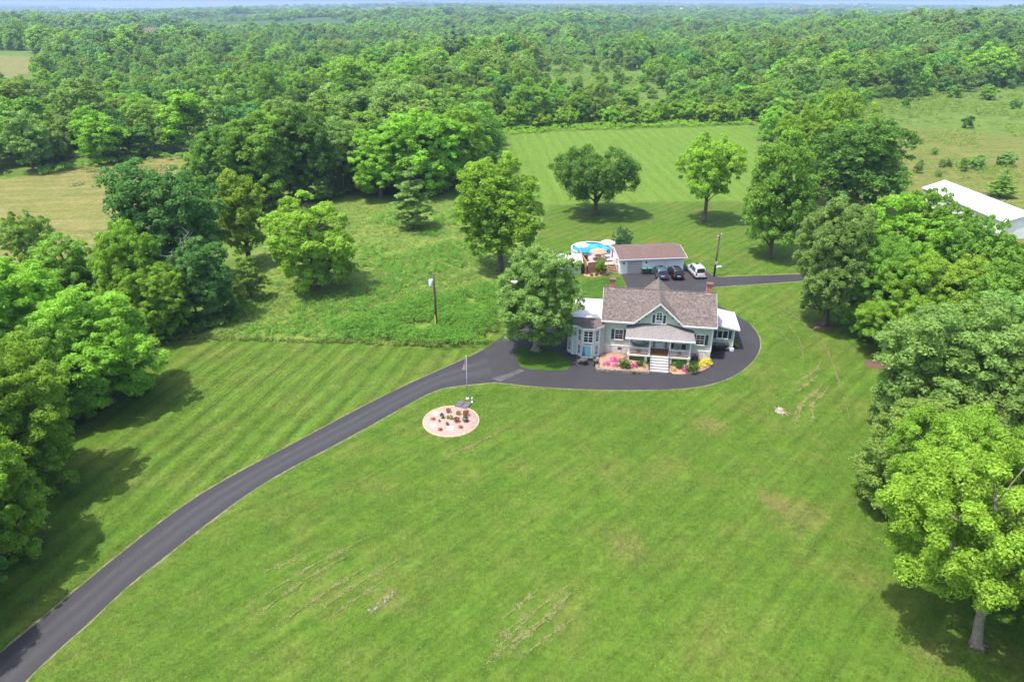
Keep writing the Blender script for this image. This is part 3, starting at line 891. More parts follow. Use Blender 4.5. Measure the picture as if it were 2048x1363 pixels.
growth('meadow_grass', [(420, 570), (560, 480), (700, 400), (860, 392), (960, 420), (1020, 470), (1000, 560), (900, 500), (760, 525), (560, 590)], 3600, 8, 0.5, 0.34, 0.04, 'leaf_meadow', 'yellow green rough grass between the young trees', 'grass', 23, blade=True)
growth('meadow_weeds', [(340, 676), (430, 610), (560, 560), (760, 430), (900, 400), (1000, 450), (980, 560), (760, 600), (690, 668), (500, 678)], 2600, 30, 0.75, 0.45, 0.10, 'leaf_weed', 'patchy low weeds scattered through the rough meadow', 'weeds', 24, 0.0, 0.2, ragged=0.6)
growth('verge_weeds', [(330, 672), (500, 676), (700, 682), (880, 690), (880, 694), (700, 688), (500, 682), (335, 680)], 500, 16, 0.35, 0.25, 0.10, 'leaf_meadow', 'ragged grassy edge between rough meadow and striped lawn', 'grass', 25)
growth('meadow_brush', [(1680, 245), (1770, 195), (2060, 168), (2300, 166), (2300, 228), (2060, 238), (1850, 246), (1730, 262)], 1900, 36, 1.7, 0.9, 0.24, 'leaf_olive', 'low olive brush between the right meadow and the woods', 'brush', 26, -0.55, 0.06)
growth('meadow_tussocks', [(1700, 300), (1760, 245), (2060, 222), (2300, 215), (2300, 480), (1980, 420), (1830, 330)], 4200, 14, 0.6, 0.6, 0.2, 'leaf_olive', 'scattered tussocks over the yellow green right meadow', 'grass', 27, 0.3, 0.12)
growth('field_edge_scrub', [(985, 292), (1004, 262), (1100, 250), (1300, 246), (1490, 240), (1510, 252), (1480, 251), (1300, 258), (1100, 264), (1010, 272)], 900, 34, 1.7, 0.8, 0.2, 'leaf_bright', 'tangled low scrub along the far edge of the mown field', 'scrub', 28)
growth('opening_scrub', [(1060, 225), (1075, 130), (1060, 92), (1180, 100), (1260, 150), (1340, 205), (1250, 236), (1120, 242)], 1300, 34, 1.8, 1.1, 0.3, 'leaf_olive', 'pale brush filling the opening in the woods behind the field', 'brush', 29, -0.3, 0.04)
growth('hay_stubble', [(-120, 372), (0, 366), (150, 345), (300, 330), (350, 330), (300, 380), (220, 440), (0, 470), (-120, 500)], 2600, 9, 0.14, 0.8, 0.22, 'leaf_straw', 'trampled straw coloured grass across the hay field', 'grass', 30, 0.35, 0.07)
growth('hay_edge_brush', [(-120, 372), (0, 356), (150, 331), (300, 312), (420, 306), (430, 316), (300, 322), (150, 341), (0, 366), (-120, 386)], 420, 34, 1.7, 0.8, 0.24, 'leaf_mid', 'leafy brush along the far edge of the hay field', 'brush', 31, -0.2, 0.12, ragged=1.6)
growth('hedgerow_undergrowth', [(-120, 700), (0, 620), (150, 590), (300, 620), (420, 640), (470, 600), (490, 640), (400, 668), (330, 690), (150, 850), (0, 960), (-120, 1050)], 900, 26, 1.3, 0.7, 0.26, 'leaf_dark', 'dark undergrowth beneath the row of trees by the lawn', 'undergrowth', 32)
growth('wood_edge_undergrowth', [(430, 470), (560, 420), (700, 388), (830, 388), (900, 386), (960, 355), (985, 300), (960, 330), (900, 372), (700, 378), (560, 402), (440, 440)], 700, 26, 2.0, 0.9, 0.30, 'leaf_mid', 'leafy undergrowth along the edge of the woods', 'undergrowth', 33)

def tufts(name, px, n, size, label, seed, lowpx=None):
    """short grass tufts and clover standing out of the mown turf"""
    g = np.random.default_rng(seed)
    q = scatter_poly(g, GP(px), n)
    keepd = ~inside(q, np.array([(p.x, p.y) for p in list(UPW) + list(LOW)[::-1]])) & ~inside(q, np.array([(p.x, p.y) for p in outw + innw])) & (np.hypot(q[:, 0] + 6.5, q[:, 1] - 61.55) > 3.1)
    q = q[keepd]
    nz = fbm(q[:, 0], q[:, 1], 0.9, seed) + 0.8 * fbm(q[:, 0], q[:, 1], 0.25, seed + 1)
    q, nz = q[nz + g.normal(0, 0.6, len(q)) > -0.2], nz[nz + 0 > -99][:len(q)]
    k = len(q)
    C = np.stack([q[:, 0], q[:, 1], g.uniform(0.012, 0.03, k)], 1)
    Nn = nrm(np.stack([g.normal(0, .2, k), g.normal(0, .2, k), np.ones(k)], 1))
    U, V = leaf_axes(g, Nn, size * g.uniform(0.5, 1.5, k), 0.7)
    me = quads(name, C, U, V, g.uniform(0, 1, k))
    return tag(link(name, me, None, 'leaf_turf'), label, 'grass', None, 'stuff')
tufts('lawn_grass', [(-60, 1480), (60, 1363), (560, 950), (900, 780), (1000, 772), (1250, 786), (1420, 776), (1520, 730), (1560, 640), (1700, 700), (1720, 900), (1780, 1200), (2100, 1420), (1000, 1500)], 120000, 0.062, 'short mown grass and clover of the wide front lawn', 61)
tufts('lawn_strip_grass', [(345, 690), (900, 697), (860, 740), (464, 945), (155, 1168), (0, 1295), (0, 1000), (120, 860)], 24000, 0.07, 'short mown grass of the striped lawn left of the driveway', 62)
# ------------------------------------------------------------------ trees
PROTO = {}
def proto(key, seed, H=18., Wd=13., r0=0.42, lean=(0, 0), nlimb=16, top=0.8, bark='bark', tb=None, r_limb=0.5, **kw):
    me, cc = make_crown('crown', seed, H, Wd, **kw)
    tr = make_trunk('trunk', seed, cc, H, tb if tb is not None else kw.get('base', 0.22), r0, lean, nlimb, top, r_limb)
    me.materials.append(MATS['leaf_mid']); tr.materials.append(MATS[bark])
    PROTO[key] = (me, tr, H, Wd)
# detailed ones for the trees standing round the house
proto('near_a', 101, base=0.38, prof='broad', nb=22, nc=24, nl=250, leaf=0.105, crad=0.62, lr=0.185, r0=0.34, lean=(0.8, 0.3), bark='bark_pale', nlimb=24, rin=0.68)
proto('near_b', 102, base=0.14, prof='round', nb=30, nc=25, nl=150, leaf=0.15, crad=0.66, lr=0.20, r0=0.5, bark='bark_pale', nlimb=24)
proto('near_c', 103, base=0.12, prof='oval', nb=28, nc=25, nl=150, leaf=0.15, crad=0.64, lr=0.205, r0=0.48, nlimb=24)
proto('low_a', 120, base=0.02, prof='round', nb=32, nc=25, nl=140, leaf=0.155, crad=0.68, lr=0.20, r0=0.5, nlimb=22)
proto('low_b', 121, base=0.03, prof='broad', nb=30, nc=25, nl=140, leaf=0.155, crad=0.68, lr=0.20, r0=0.5, nlimb=22, rin=0.66)
proto('walnut', 104, base=0.13, prof='broad', nb=26, nc=20, nl=105, leaf=0.17, crad=0.66, lr=0.18, nlimb=30, r_limb=0.55, rin=0.68)
proto('maple', 105, base=0.08, prof='round', nb=36, nc=22, nl=95, leaf=0.19, crad=0.72, lr=0.19)
proto('maple2', 106, base=0.12, prof='oval', nb=32, nc=22, nl=95, leaf=0.19, crad=0.72, lr=0.20)
proto('tall', 107, H=20, Wd=13, base=0.18, prof='oval', nb=32, nc=20, nl=100, leaf=0.18, crad=0.68, lr=0.18, nlimb=24)
proto('elm', 108, H=14, Wd=15, base=0.26, prof='vase', nb=26, nc=24, nl=105, leaf=0.16, crad=0.66, lr=0.17, tb=0.2, nlimb=28, top=0.62, r_limb=0.6, droop=1.4, rin=0.72)
proto('airy', 109, base=0.30, prof='round', nb=26, nc=19, nl=105, leaf=0.17, crad=0.66, lr=0.18, nlimb=26, rin=0.66)
proto('pin', 110, H=15, Wd=8, base=0.05, prof='cone', nb=34, nc=9, nl=85, leaf=0.16, crad=0.50, lr=0.17, flat=0.5, lflat=0.35, nlimb=34, top=0.95, r0=0.26, r_limb=0.35, rin=0.66)
proto('young', 111, H=8, Wd=6, base=0.12, prof='cone', nb=16, nc=11, nl=85, leaf=0.14, crad=0.42, lr=0.19, r0=0.14, flat=0.7)
proto('column', 112, H=18, Wd=8, base=0.10, prof='column', nb=24, nc=15, nl=95, leaf=0.18, crad=0.66, lr=0.23)
proto('spiky', 113, base=0.12, prof='oval', nb=34, nc=20, nl=100, leaf=0.20, crad=0.52, lr=0.18, jit=0.85, lflat=1.15, flat=1.1)
# simpler ones for the woods
MID = []
for i, (pr_, wd_, nb_) in enumerate([('round', 12, 20), ('oval', 10.5, 18), ('broad', 14, 22), ('round', 11, 16), ('column', 8, 16), ('oval', 12, 24), ('broad', 12.5, 18)]):
    proto('mid%d' % i, 130 + i, 18., wd_, base=0.08, prof=pr_, nb=nb_, nc=13, nl=64, leaf=0.27, crad=0.95, lr=0.20, nlimb=8, r0=0.32)
    MID.append('mid%d' % i)

def tree(name, X, Y, h, w, key, mat, label, group=None, rz=None, z=0.0, lean=None, cat='tree'):
    cm, tm, H, Wd = PROTO[key]
    o = root(name, (X, Y, z), rz if rz is not None else random.uniform(0, 6.28), label, cat, group)
    sc_ = (w / Wd, w / Wd, h / H)
    o.scale = sc_
    c = link('crown', cm, o); tlk = link('trunk', tm, o)
    c.material_slots[0].link = 'OBJECT'
    c.material_slots[0].material = MATS[mat]
    return o
def hero(name, px, py, top, wpx, key, mat, label, group=None, rz=None):
    p = G(px, py)
    h = height_at(p.y, top)
    w = wpx / PX(p.x, p.y, h * 0.55)[2]
    h = h - w * 0.02
    return tree(name, p.x, p.y, h, w, key, mat, label, group, rz)
# -- singled out trees round the house and meadow
hero('walnut_tree', 633, 577, 376, 200, 'walnut', 'leaf_yellow', 'open spreading yellow green tree standing alone in the rough meadow', rz=0.4)
hero('young_tree', 505, 600, 511, 78, 'young', 'leaf_mid', 'small young tree beside the yellow green meadow tree')
hero('pin_oak', 826, 458, 312, 100, 'pin', 'leaf_grey', 'narrow pyramid tree with layered branches alone in the meadow', rz=1.0)
hero('shade_tree', 1002, 540, 298, 196, 'tall', 'leaf_bright', 'tall light green shade tree left of the round pool', rz=2.0)
hero('yard_tree', 1072, 700, 488, 184, 'near_b', 'leaf_grey', 'greyish green tree on the grass island before the house', rz=0.9)
hero('elm_tree', 1190, 428, 288, 178, 'elm', 'leaf_dark', 'dark umbrella shaped tree on the lawn behind the pool', rz=0.2)
hero('lawn_tree', 1408, 443, 262, 128, 'airy', 'leaf_yellow', 'light green tree with long bare trunk on the mown field', rz=2.2)
hero('maple_tree', 1540, 515, 255, 138, 'maple2', 'leaf_mid', 'tall dense tree behind the second utility pole', rz=0.3)
hero('maple_tree', 1705, 432, 226, 206, 'maple', 'leaf_dark', 'huge round deep green maple left of the white barn', rz=1.2)
hero('locust_tree', 1592, 395, 205, 130, 'airy', 'leaf_bright', 'light feathery tree at the corner of the mown field')
hero('locust_tree', 1660, 345, 175, 140, 'mid2', 'leaf_bright', 'yellow green tree behind the huge round maple')
hero('cedar_tree', 1614, 310, 245, 40, 'column', 'leaf_ever', 'small dark evergreen between the field corner trees')
# -- bright and dark trees at the edge of the woods beyond the meadow
for i, (px, py, tp, w, k, mt, lb) in enumerate([
        (762, 394, 250, 140, 'near_c', 'leaf_bright', 'bright green tree at the wood edge behind the narrow pyramid tree'),
        (850, 388, 212, 175, 'maple', 'leaf_bright', 'largest bright green tree at the edge of the woods'),
        (925, 372, 205, 120, 'tall', 'leaf_bright', 'bright green tree at the left corner of the mown field'),
        (960, 330, 200, 95, 'mid3', 'leaf_mid', 'mid green tree beside the left corner of the mown field'),
        (455, 420, 250, 130, 'maple2', 'leaf_dark', 'dark green tree at the near end of the hay field'),
        (530, 408, 218, 165, 'maple', 'leaf_mid', 'broad green tree at the wood edge above the yellow column tree'),
        (612, 398, 200, 140, 'near_c', 'leaf_dark', 'dark tree behind the lone spreading meadow tree'),
        (690, 388, 236, 110, 'airy', 'leaf_grey', 'pale grey green tree between dark and bright wood edge trees'),
        (645, 402, 352, 52, 'young', 'leaf_grey', 'little pale sapling at the edge of the woods'),
        (745, 392, 330, 52, 'young', 'leaf_bright', 'small bright bushy tree under the wood edge'),
        (888, 388, 318, 46, 'column', 'leaf_yellow', 'small yellow green tree under the largest bright tree')]):
    hero('wood_edge_tree', px, py, tp, w, k, mt, lb, 'trees at the edge of the woods', rz=0.7 * i)
# -- the row of trees left of the lawn
for i, (px, py, tp, w, k, mt, lb) in enumerate([
        (350, 582, 312, 226, 'maple', 'leaf_blue', 'big blue green maple rising in front of the hay field'),
        (500, 528, 338, 104, 'column', 'leaf_yellow', 'yellow green column shaped tree right of the big blue green maple'),
        (418, 637, 472, 134, 'maple2', 'leaf_blue', 'low dark blue green tree in shade beside the young tree'),
        (85, 572, 418, 92, 'airy', 'leaf_olive', 'thin olive tree standing against the hay field'),
        (165, 645, 462, 165, 'low_b', 'leaf_mid', 'mid green tree below the hay field left of the tall thin one'),
        (285, 655, 435, 130, 'near_c', 'leaf_bright', 'tall thin bright tree in front of the big blue green maple'),
        (330, 676, 530, 128, 'low_a', 'leaf_bright', 'bright tree above the brush pile at the lawn corner'),
        (60, 765, 518, 240, 'low_a', 'leaf_bright', 'large bright tree at the left edge of the picture'),
        (218, 806, 572, 240, 'low_b', 'leaf_bright', 'large bright tree reaching over the striped lawn'),
        (45, 985, 690, 270, 'low_a', 'leaf_bright', 'bright tree shading the lawn near the left edge'),
        (130, 840, 640, 190, 'low_b', 'leaf_mid', 'leafy tree filling the gap between the two large bright trees'),
        (0, 1120, 830, 240, 'low_b', 'leaf_bright', 'leafy tree low at the left edge above the driveway'),
        (-50, 1225, 975, 180, 'low_a', 'leaf_blue', 'dark blue green tree lowest at the left edge'),
        (10, 700, 520, 200, 'near_c', 'leaf_mid', 'tree behind the large bright one at the left edge'),
        (-105, 670, 525, 230, 'near_c', 'leaf_mid', 'tree mostly outside the left edge below the hay field'),
        (-110, 960, 690, 260, 'low_a', 'leaf_mid', 'tree outside the left edge beside the bright shading tree'),
        (-190, 1330, 1010, 310, 'near_b', 'leaf_mid', 'tree outside the left edge whose shadow falls on the driveway')]):
    hero('hedgerow_tree', px, py, tp, w, k, mt, lb, 'row of trees left of the lawn', rz=1.1 * i)
# -- the grove on the right
for i, (px, py, tp, w, k, mt, lb) in enumerate([
        (1648, 650, 390, 172, 'near_c', 'leaf_grey', 'grey green tree with a mulch ring beside the loop drive'),
        (1766, 712, 590, 140, 'near_a', 'leaf_bright', 'small bright tree with a mulch ring right of the side lawn'),
        (1775, 600, 385, 200, 'spiky', 'leaf_bright', 'upright bright green tree left of the white barn'),
        (1832, 585, 372, 150, 'spiky', 'leaf_mid', 'upright tree standing before the white barn roof'),
        (1912, 640, 425, 140, 'spiky', 'leaf_mid', 'upright tree below the white barn wall'),
        (2035, 680, 462, 190, 'spiky', 'leaf_mid', 'tree at the right edge below the white barn'),
        (1730, 665, 465, 140, 'low_a', 'leaf_mid', 'leafy tree right behind the grey green one by the loop drive'),
        (1815, 700, 500, 170, 'low_b', 'leaf_bright', 'leafy bright tree between the barn trees and the grey ones'),
        (1895, 710, 508, 165, 'low_b', 'leaf_yellow', 'yellow green tree in the middle of the right grove'),
        (1990, 770, 530, 220, 'low_a', 'leaf_mid', 'mid green tree behind the grey trees at the right'),
        (2000, 830, 575, 250, 'near_b', 'leaf_grey', 'grey green tree in the right grove touching the picture edge'),
        (1860, 895, 605, 290, 'low_a', 'leaf_grey', 'largest grey green tree at the edge of the side lawn'),
        (2010, 970, 660, 290, 'low_b', 'leaf_grey', 'grey green tree at the right edge behind the largest one'),
        (1812, 1015, 800, 240, 'low_b', 'leaf_olive', 'olive tree with bare twigs leaning over the front lawn'),
        (1905, 1130, 805, 320, 'near_a', 'leaf_bright', 'bright tree with a pale trunk behind the nearest right tree'),
        (1952, 1288, 865, 420, 'near_a', 'leaf_yellow', 'nearest yellow green tree with a leaning pale trunk'),
        (2105, 1190, 840, 300, 'near_c', 'leaf_bright', 'bright tree cut off by the right edge near the corner'),
        (2190, 1420, 960, 380, 'near_b', 'leaf_bright', 'tree outside the lower right corner casting shade'),
        (2150, 900, 600, 300, 'near_b', 'leaf_mid', 'tree mostly outside the right edge of the grove')]):
    o = hero('grove_tree', px, py, tp, w, k, mt, lb, 'grove of trees right of the lawn', rz=2.3 + 0.9 * i)
    if k == 'near_a' and py > 1000:
        o.rotation_euler = (0, -0.16, 0.4 + i)      # these two lean out over the lawn
        o.rotation_euler = (Matrix.Rotation(-0.16, 3, 'Y') @ Matrix.Rotation(0.5 + i, 3, 'Z')).to_euler()
# -- tall dark pines rising over the woods
for i, (px, w, h) in enumerate(((893, 9, 25), (908, 11, 29), (922, 8, 24), (935, 8, 22))):
    Yp = 470 + i * 6; Xp = (px - W / 2) / FPX * (Yp * CP + 22 * SP)
    tree('pine_tree', Xp, Yp, h, w, 'pin', 'leaf_ever', 'tall dark pine %s of the clump rising over the woods' % ('first from the left', 'highest', 'third from the left', 'last')[i], 'pines over the woods', z=float(hill(Xp, Yp)))
# -- dead limbs
def dead_tree(px, py, top, spread, label, seed):
    g = random.Random(seed); p = G(px, py); h = height_at(p.y, top)
    o = root('dead_tree', (p.x, p.y, 0), 0, label, 'tree')
    mb = MB(); mb.tube([(0, 0, -.1), (.2, .1, h * .5), (.1, 0, h)], [0.18, .13, .03], 6); mb.build('trunk', 'dead_wood', o, smooth=True)
    mb = MB()
    for k in range(16):
        a = g.uniform(0, 6.28); z0 = h * g.uniform(0.45, 0.95); L = spread * g.uniform(.4, 1)
        q = Vector((0.15, .05, z0)); e = q + Vector((math.cos(a) * L, math.sin(a) * L, L * g.uniform(.1, .7)))
        mb.tube([q, q.lerp(e, .5) + Vector((0, 0, .3)), e], [.06, .04, .012], 5)
        for s_ in range(4):
            m0 = q.lerp(e, g.uniform(.4, 1)); mb.tube([m0, m0 + Vector((g.uniform(-1, 1), g.uniform(-1, 1), g.uniform(-.2, 1)))], [.025, .01], 4)
    mb.build('branches', 'dead_wood', o)
dead_tree(395, 640, 478, 4.2, 'bare grey dead limbs sticking out beside the big blue green maple', 3)
dead_tree(232, 575, 455, 3.4, 'bare dead twigs at the left end of the hay field', 5)

# -- shrubs
def make_shrub(key, seed, nb, nc, nl, leaf, crad, prof='round', flat=0.8, Hh=2.0, Ww=2.4, rin=0.6):
    me, cc = make_crown('foliage', seed, Hh, Ww, base=0.04, prof=prof, nb=nb, nc=nc, nl=nl, leaf=leaf, crad=crad, lob=0.15, flat=flat, rin=rin)
    g = random.Random(seed); mb = MB()
    for _ in range(6):
        c = Vector(cc[g.randrange(len(cc))]); mb.tube([(c.x * .1, c.y * .1, -0.05), (c.x * .5, c.y * .5, c.z * .6), c], [.04, .03, .012], 5)
    st = mb.mesh('stem'); st.materials.append(MATS['bark']); me.materials.append(MATS['leaf_mid'])
    PROTO[key] = (me, st, Hh, Ww)
make_shrub('shrub', 201, 10, 7, 55, 0.075, 0.24)
make_shrub('boxwood', 203, 26, 10, 48, 0.035, 0.13)
make_shrub('flowers', 204, 14, 9, 50, 0.04, 0.16, 'broad')
make_shrub('wild', 205, 12, 7, 42, 0.11, 0.22, 'oval')
def shrub(name, p, h, w, key, mat, label, group=None, cat='shrub'):
    fm, sm, H, Wd = PROTO[key]
    o = root(name, (p.x, p.y, p.z), random.uniform(0, 6.28), label, cat, group)
    o.scale = (w / Wd, w / Wd, h / H)
    c = link('foliage', fm, o); link('stem', sm, o)
    c.material_slots[0].link = 'OBJECT'; c.material_slots[0].material = MATS[mat]
    return o
# right meadow shrubs
for px, py, hp, wp, mt, key, lb in [
        (1932, 256, 24, 28, 'leaf_dark', 'wild', 'dark round bush alone at the back of the right meadow'),
        (1835, 346, 26, 20, 'leaf_grey', 'wild', 'pale thin bush nearest the huge maple in the right meadow'),
        (1884, 334, 16, 18, 'leaf_grey', 'wild', 'low pale bush beside the thin one in the right meadow'),
        (1896, 333, 15, 14, 'leaf_grey', 'wild', 'little grey bush left of the paired bushes'),
        (1926, 342, 26, 20, 'leaf_mid', 'wild', 'left one of the paired bushes in the right meadow'),
        (1950, 338, 28, 36, 'leaf_grey', 'wild', 'right one of the paired bushes in the right meadow'),
        (2000, 330, 22, 22, 'leaf_dark', 'wild', 'dark bush left of the widest bush at the right edge'),
        (2014, 332, 28, 34, 'leaf_grey', 'wild', 'widest grey bush near the right edge of the meadow'),
        (1868, 309, 14, 14, 'leaf_grey', 'wild', 'small grey bush in the open middle of the right meadow'),
        (1876, 353, 12, 14, 'leaf_grey', 'wild', 'lowest pale bush in the right meadow above the barn'),
        (1810, 216, 18, 22, 'leaf_dark', 'wild', 'dark bush at the back of the meadow near the big maple'),
        (1905, 196, 26, 34, 'leaf_mid', 'wild', 'bushy clump in the brush behind the right meadow'),
        (1975, 200, 30, 40, 'leaf_mid', 'wild', 'broad bushy clump in the brush near the right edge'),
        (2030, 218, 18, 26, 'leaf_dark', 'wild', 'dark clump at the right edge of the back brush')]:
    p = G(px, py); s_ = PX(p.x, p.y)[2]
    shrub('meadow_bush', p, hp / s_ * 0.98, wp / s_, key, mt, lb, 'bushes scattered in the right meadow', 'bush')
hero('meadow_cedar', 1999, 393, 334, 64, 'pin', 'leaf_mid', 'pyramid evergreen standing behind the white barn')
# shrub row at the far edge of the mown field
for i in range(34):
    px = 1000 + i * 15.2 + random.uniform(-6, 6); py = 262 - (px - 1000) * 0.031 - random.uniform(2, 12)
    p = G(px, py); s_ = PX(p.x, p.y)[2]
    shrub('field_edge_bush', p, random.uniform(24, 44) / s_, random.uniform(34, 56) / s_, 'wild', random.choice(['leaf_bright', 'leaf_bright', 'leaf_mid', 'leaf_yellow', 'leaf_olive']),
          'leafy bush in the row behind the far end of the mown field', 'bushes along the far field edge', 'bush')

# ------------------------------------------------------------------ the woods
FLAT_CLEAR = [
    [(-420, 1750), (-420, 560), (-60, 500), (150, 500), (300, 450), (420, 415), (560, 405), (700, 392), (860, 390), (945, 372), (975, 318), (992, 262), (1100, 250), (1300, 244), (1490, 236), (1530, 262), (1560, 330), (1600, 450), (2600, 600), (2700, 1750)],
    [(-300, 392), (0, 358), (150, 333), (300, 315), (400, 311), (440, 330), (420, 430), (300, 500), (-300, 640)],
    [(1540, 330), (1690, 235), (1790, 198), (2060, 176), (2500, 170), (2700, 620), (1600, 520)],
    [(-110, 104), (60, 104), (115, 111), (108, 128), (60, 168), (-110, 182)]]
SCRUB = [(1050, 235), (1070, 120), (1055, 88), (1185, 95), (1265, 145), (1350, 205), (1330, 236), (1120, 244)]
wood = []
g = np.random.default_rng(77)
def inpoly(q, px):
    return inside(q, np.array([(p.x, p.y) for p in GP(px)]))
cells = []
y = 95.0
while y < 3000:
    stp = 9.6 if y < 420 else (10.8 if y < 800 else 10.8 * (y / 800) ** 0.75)
    half = y * 0.80 + 30
    xs = np.arange(-half, half, stp)
    cells.append(np.stack([xs + g.uniform(-.42, .42, len(xs)) * stp, y + g.uniform(-.42, .42, len(xs)) * stp, np.full(len(xs), stp)], 1))
    y += stp
Q = np.concatenate(cells)
keep = np.ones(len(Q), bool)
for c in FLAT_CLEAR:
    keep &= ~inpoly(Q[:, :2], c)
sc = inpoly(Q[:, :2], SCRUB)
keep &= ~sc | (g.uniform(0, 1, len(Q)) < 0.42)
dist = np.hypot(Q[:, 0], Q[:, 1])
gap = fbm(Q[:, 0], Q[:, 1], 0.016, 5)
keep &= ~((gap < np.where(dist < 480, -1.15, -0.9)) & (dist > 230))                   # glades
fldm = fbm(Q[:, 0], Q[:, 1], 0.0042, 9)
keep &= ~((fldm > 0.6) & (dist > 1000))                    # far fields
Q, sc, dist = Q[keep], sc[keep], dist[keep]
hn = fbm(Q[:, 0], Q[:, 1], 0.012, 3)
big = g.uniform(0, 1, len(Q)) < 0.22
Hh = np.clip(14.0 + 4.2 * hn, 7, 21) * g.uniform(0.55, 1.12, len(Q)) * np.where(big, 1.35, 1.0)
Hh[sc] *= 0.45
Hh[(Q[:, 0] < -40) & (dist < 520)] *= 0.86
scrubby = (Q[:, 0] > 60) & (dist > 215) & (dist < 380)
Hh[scrubby] *= 0.72
Wd_ = np.maximum(6.5, Hh * g.uniform(0.62, 1.0, len(Q)) * np.where(big, 1.12, 1.0)) * np.maximum(1, Q[:, 2] / 11)
zz = hill(Q[:, 0], Q[:, 1])
dep = Q[:, 1] * CP - (zz + Hh - CAMH) * SP
pxx = W / 2 + FPX * Q[:, 0] / dep
vis = (pxx > -110) & (pxx < 2160)
Q, dist, Hh, Wd_, zz, sc = Q[vis], dist[vis], Hh[vis], Wd_[vis], zz[vis], sc[vis]
order = np.argsort(dist)
NIND = 300
mats_ = ['leaf_mid', 'leaf_mid', 'leaf_dark', 'leaf_bright', 'leaf_olive', 'leaf_grey', 'leaf_grey', 'leaf_mid', 'leaf_olive', 'leaf_blue', 'leaf_bright']
WORDS = {'leaf_mid': 'mid green', 'leaf_dark': 'dark green', 'leaf_bright': 'bright green', 'leaf_olive': 'olive green', 'leaf_grey': 'pale grey green', 'leaf_blue': 'blue green', 'leaf_yellow': 'yellow green'}
SH = {'mid0': 'round', 'mid1': 'oval', 'mid2': 'broad', 'mid3': 'round', 'mid4': 'narrow', 'mid5': 'oval', 'mid6': 'broad'}
toneN = fbm(Q[:, 0], Q[:, 1], 0.02, 14)
for n_, i in enumerate(order[:NIND]):
    mt = mats_[int(g.integers(0, len(mats_)))]
    if toneN[i] > 0.8: mt = 'leaf_bright'
    if toneN[i] < -1.1: mt = 'leaf_dark'
    k = MID[int(g.integers(0, len(MID)))]
    if Q[i, 0] < -45: where = 'woods around the hay field'
    elif Q[i, 0] > 45: where = 'woods right of the mown field'
    else: where = 'woods behind the mown field'
    tree('woodland_tree', Q[i, 0], Q[i, 1], Hh[i], Wd_[i], k, mt, '%s %s tree in the %s' % (SH[k], WORDS[mt], where), where, z=float(zz[i]) - 0.05)

# the rest of the woods: one mass, instanced on points
FARP = bpy.data.collections.new('far_tree_kinds')
for i, (pr_, mt, wd_) in enumerate([('round', 'leaf_mid', 12), ('oval', 'leaf_mid', 11), ('broad', 'leaf_dark', 13), ('round', 'leaf_dark', 11), ('oval', 'leaf_bright', 11), ('broad', 'leaf_olive', 12.5), ('round', 'leaf_grey', 12), ('round', 'leaf_blue', 12)]):
    me, cc = make_crown('wood_tree', 160 + i, 16., wd_, base=0.04, prof=pr_, nb=17, nc=10, nl=36, leaf=0.40, crad=1.15, lr=0.21)
    o = bpy.data.objects.new('wood_tree', me); me.materials.append(MATS[mt]); FARP.objects.link(o)
fi = order[NIND:]
def far_wood(name, P, S, kinds, label):
    me = bpy.data.meshes.new(name)
    me.vertices.add(len(P)); me.vertices.foreach_set('co', P.astype(np.float32).ravel())
    a = me.attributes.new('sc', 'FLOAT_VECTOR', 'POINT'); a.data.foreach_set('vector', S.astype(np.float32).ravel())
    a = me.attributes.new('kd', 'INT', 'POINT'); a.data.foreach_set('value', kinds.astype(np.int32))
    a = me.attributes.new('rz', 'FLOAT_VECTOR', 'POINT'); rr = np.zeros((len(P), 3), np.float32); rr[:, 2] = g.uniform(0, 6.28, len(P)); a.data.foreach_set('vector', rr.ravel())
    me.update()
    o = link(name, me)
    ng = bpy.data.node_groups.new(name, 'GeometryNodeTree')
    ng.interface.new_socket('Geometry', in_out='INPUT', socket_type='NodeSocketGeometry')
    ng.interface.new_socket('Geometry', in_out='OUTPUT', socket_type='NodeSocketGeometry')
    gi = ng.nodes.new('NodeGroupInput'); go = ng.nodes.new('NodeGroupOutput')
    mp_ = ng.nodes.new('GeometryNodeMeshToPoints'); ip = ng.nodes.new('GeometryNodeInstanceOnPoints')
    ci = ng.nodes.new('GeometryNodeCollectionInfo'); ci.inputs['Collection'].default_value = FARP; ci.inputs['Separate Children'].default_value = True
    def att(nm, ty):
        n_ = ng.nodes.new('GeometryNodeInputNamedAttribute'); n_.data_type = ty; n_.inputs['Name'].default_value = nm
        return n_.outputs['Attribute']
    ip.inputs['Pick Instance'].default_value = True
    L = ng.links.new
    L(gi.outputs[0], mp_.inputs[0]); L(mp_.outputs[0], ip.inputs['Points']); L(ci.outputs[0], ip.inputs['Instance'])
    L(att('kd', 'INT'), ip.inputs['Instance Index']); L(att('rz', 'FLOAT_VECTOR'), ip.inputs['Rotation']); L(att('sc', 'FLOAT_VECTOR'), ip.inputs['Scale'])
    L(ip.outputs[0], go.inputs[0])
    md = o.modifiers.new('trees', 'NODES'); md.node_group = ng
    return tag(o, label, 'woods', None, 'stuff')
P = np.stack([Q[fi, 0], Q[fi, 1], zz[fi] - 0.3], 1)
S = np.stack([Wd_[fi] / 12, Wd_[fi] / 12, Hh[fi] / 16], 1)
tn = toneN[fi]
kd = g.choice(8, len(fi), p=[.18, .18, .10, .09, .14, .13, .12, .06])
kd = np.where(tn > 0.95, 4, np.where(tn < -1.2, g.choice([2, 3], len(fi)), kd))
far_wood('forest', P, S, kd, 'unbroken green woods stretching to the horizon')
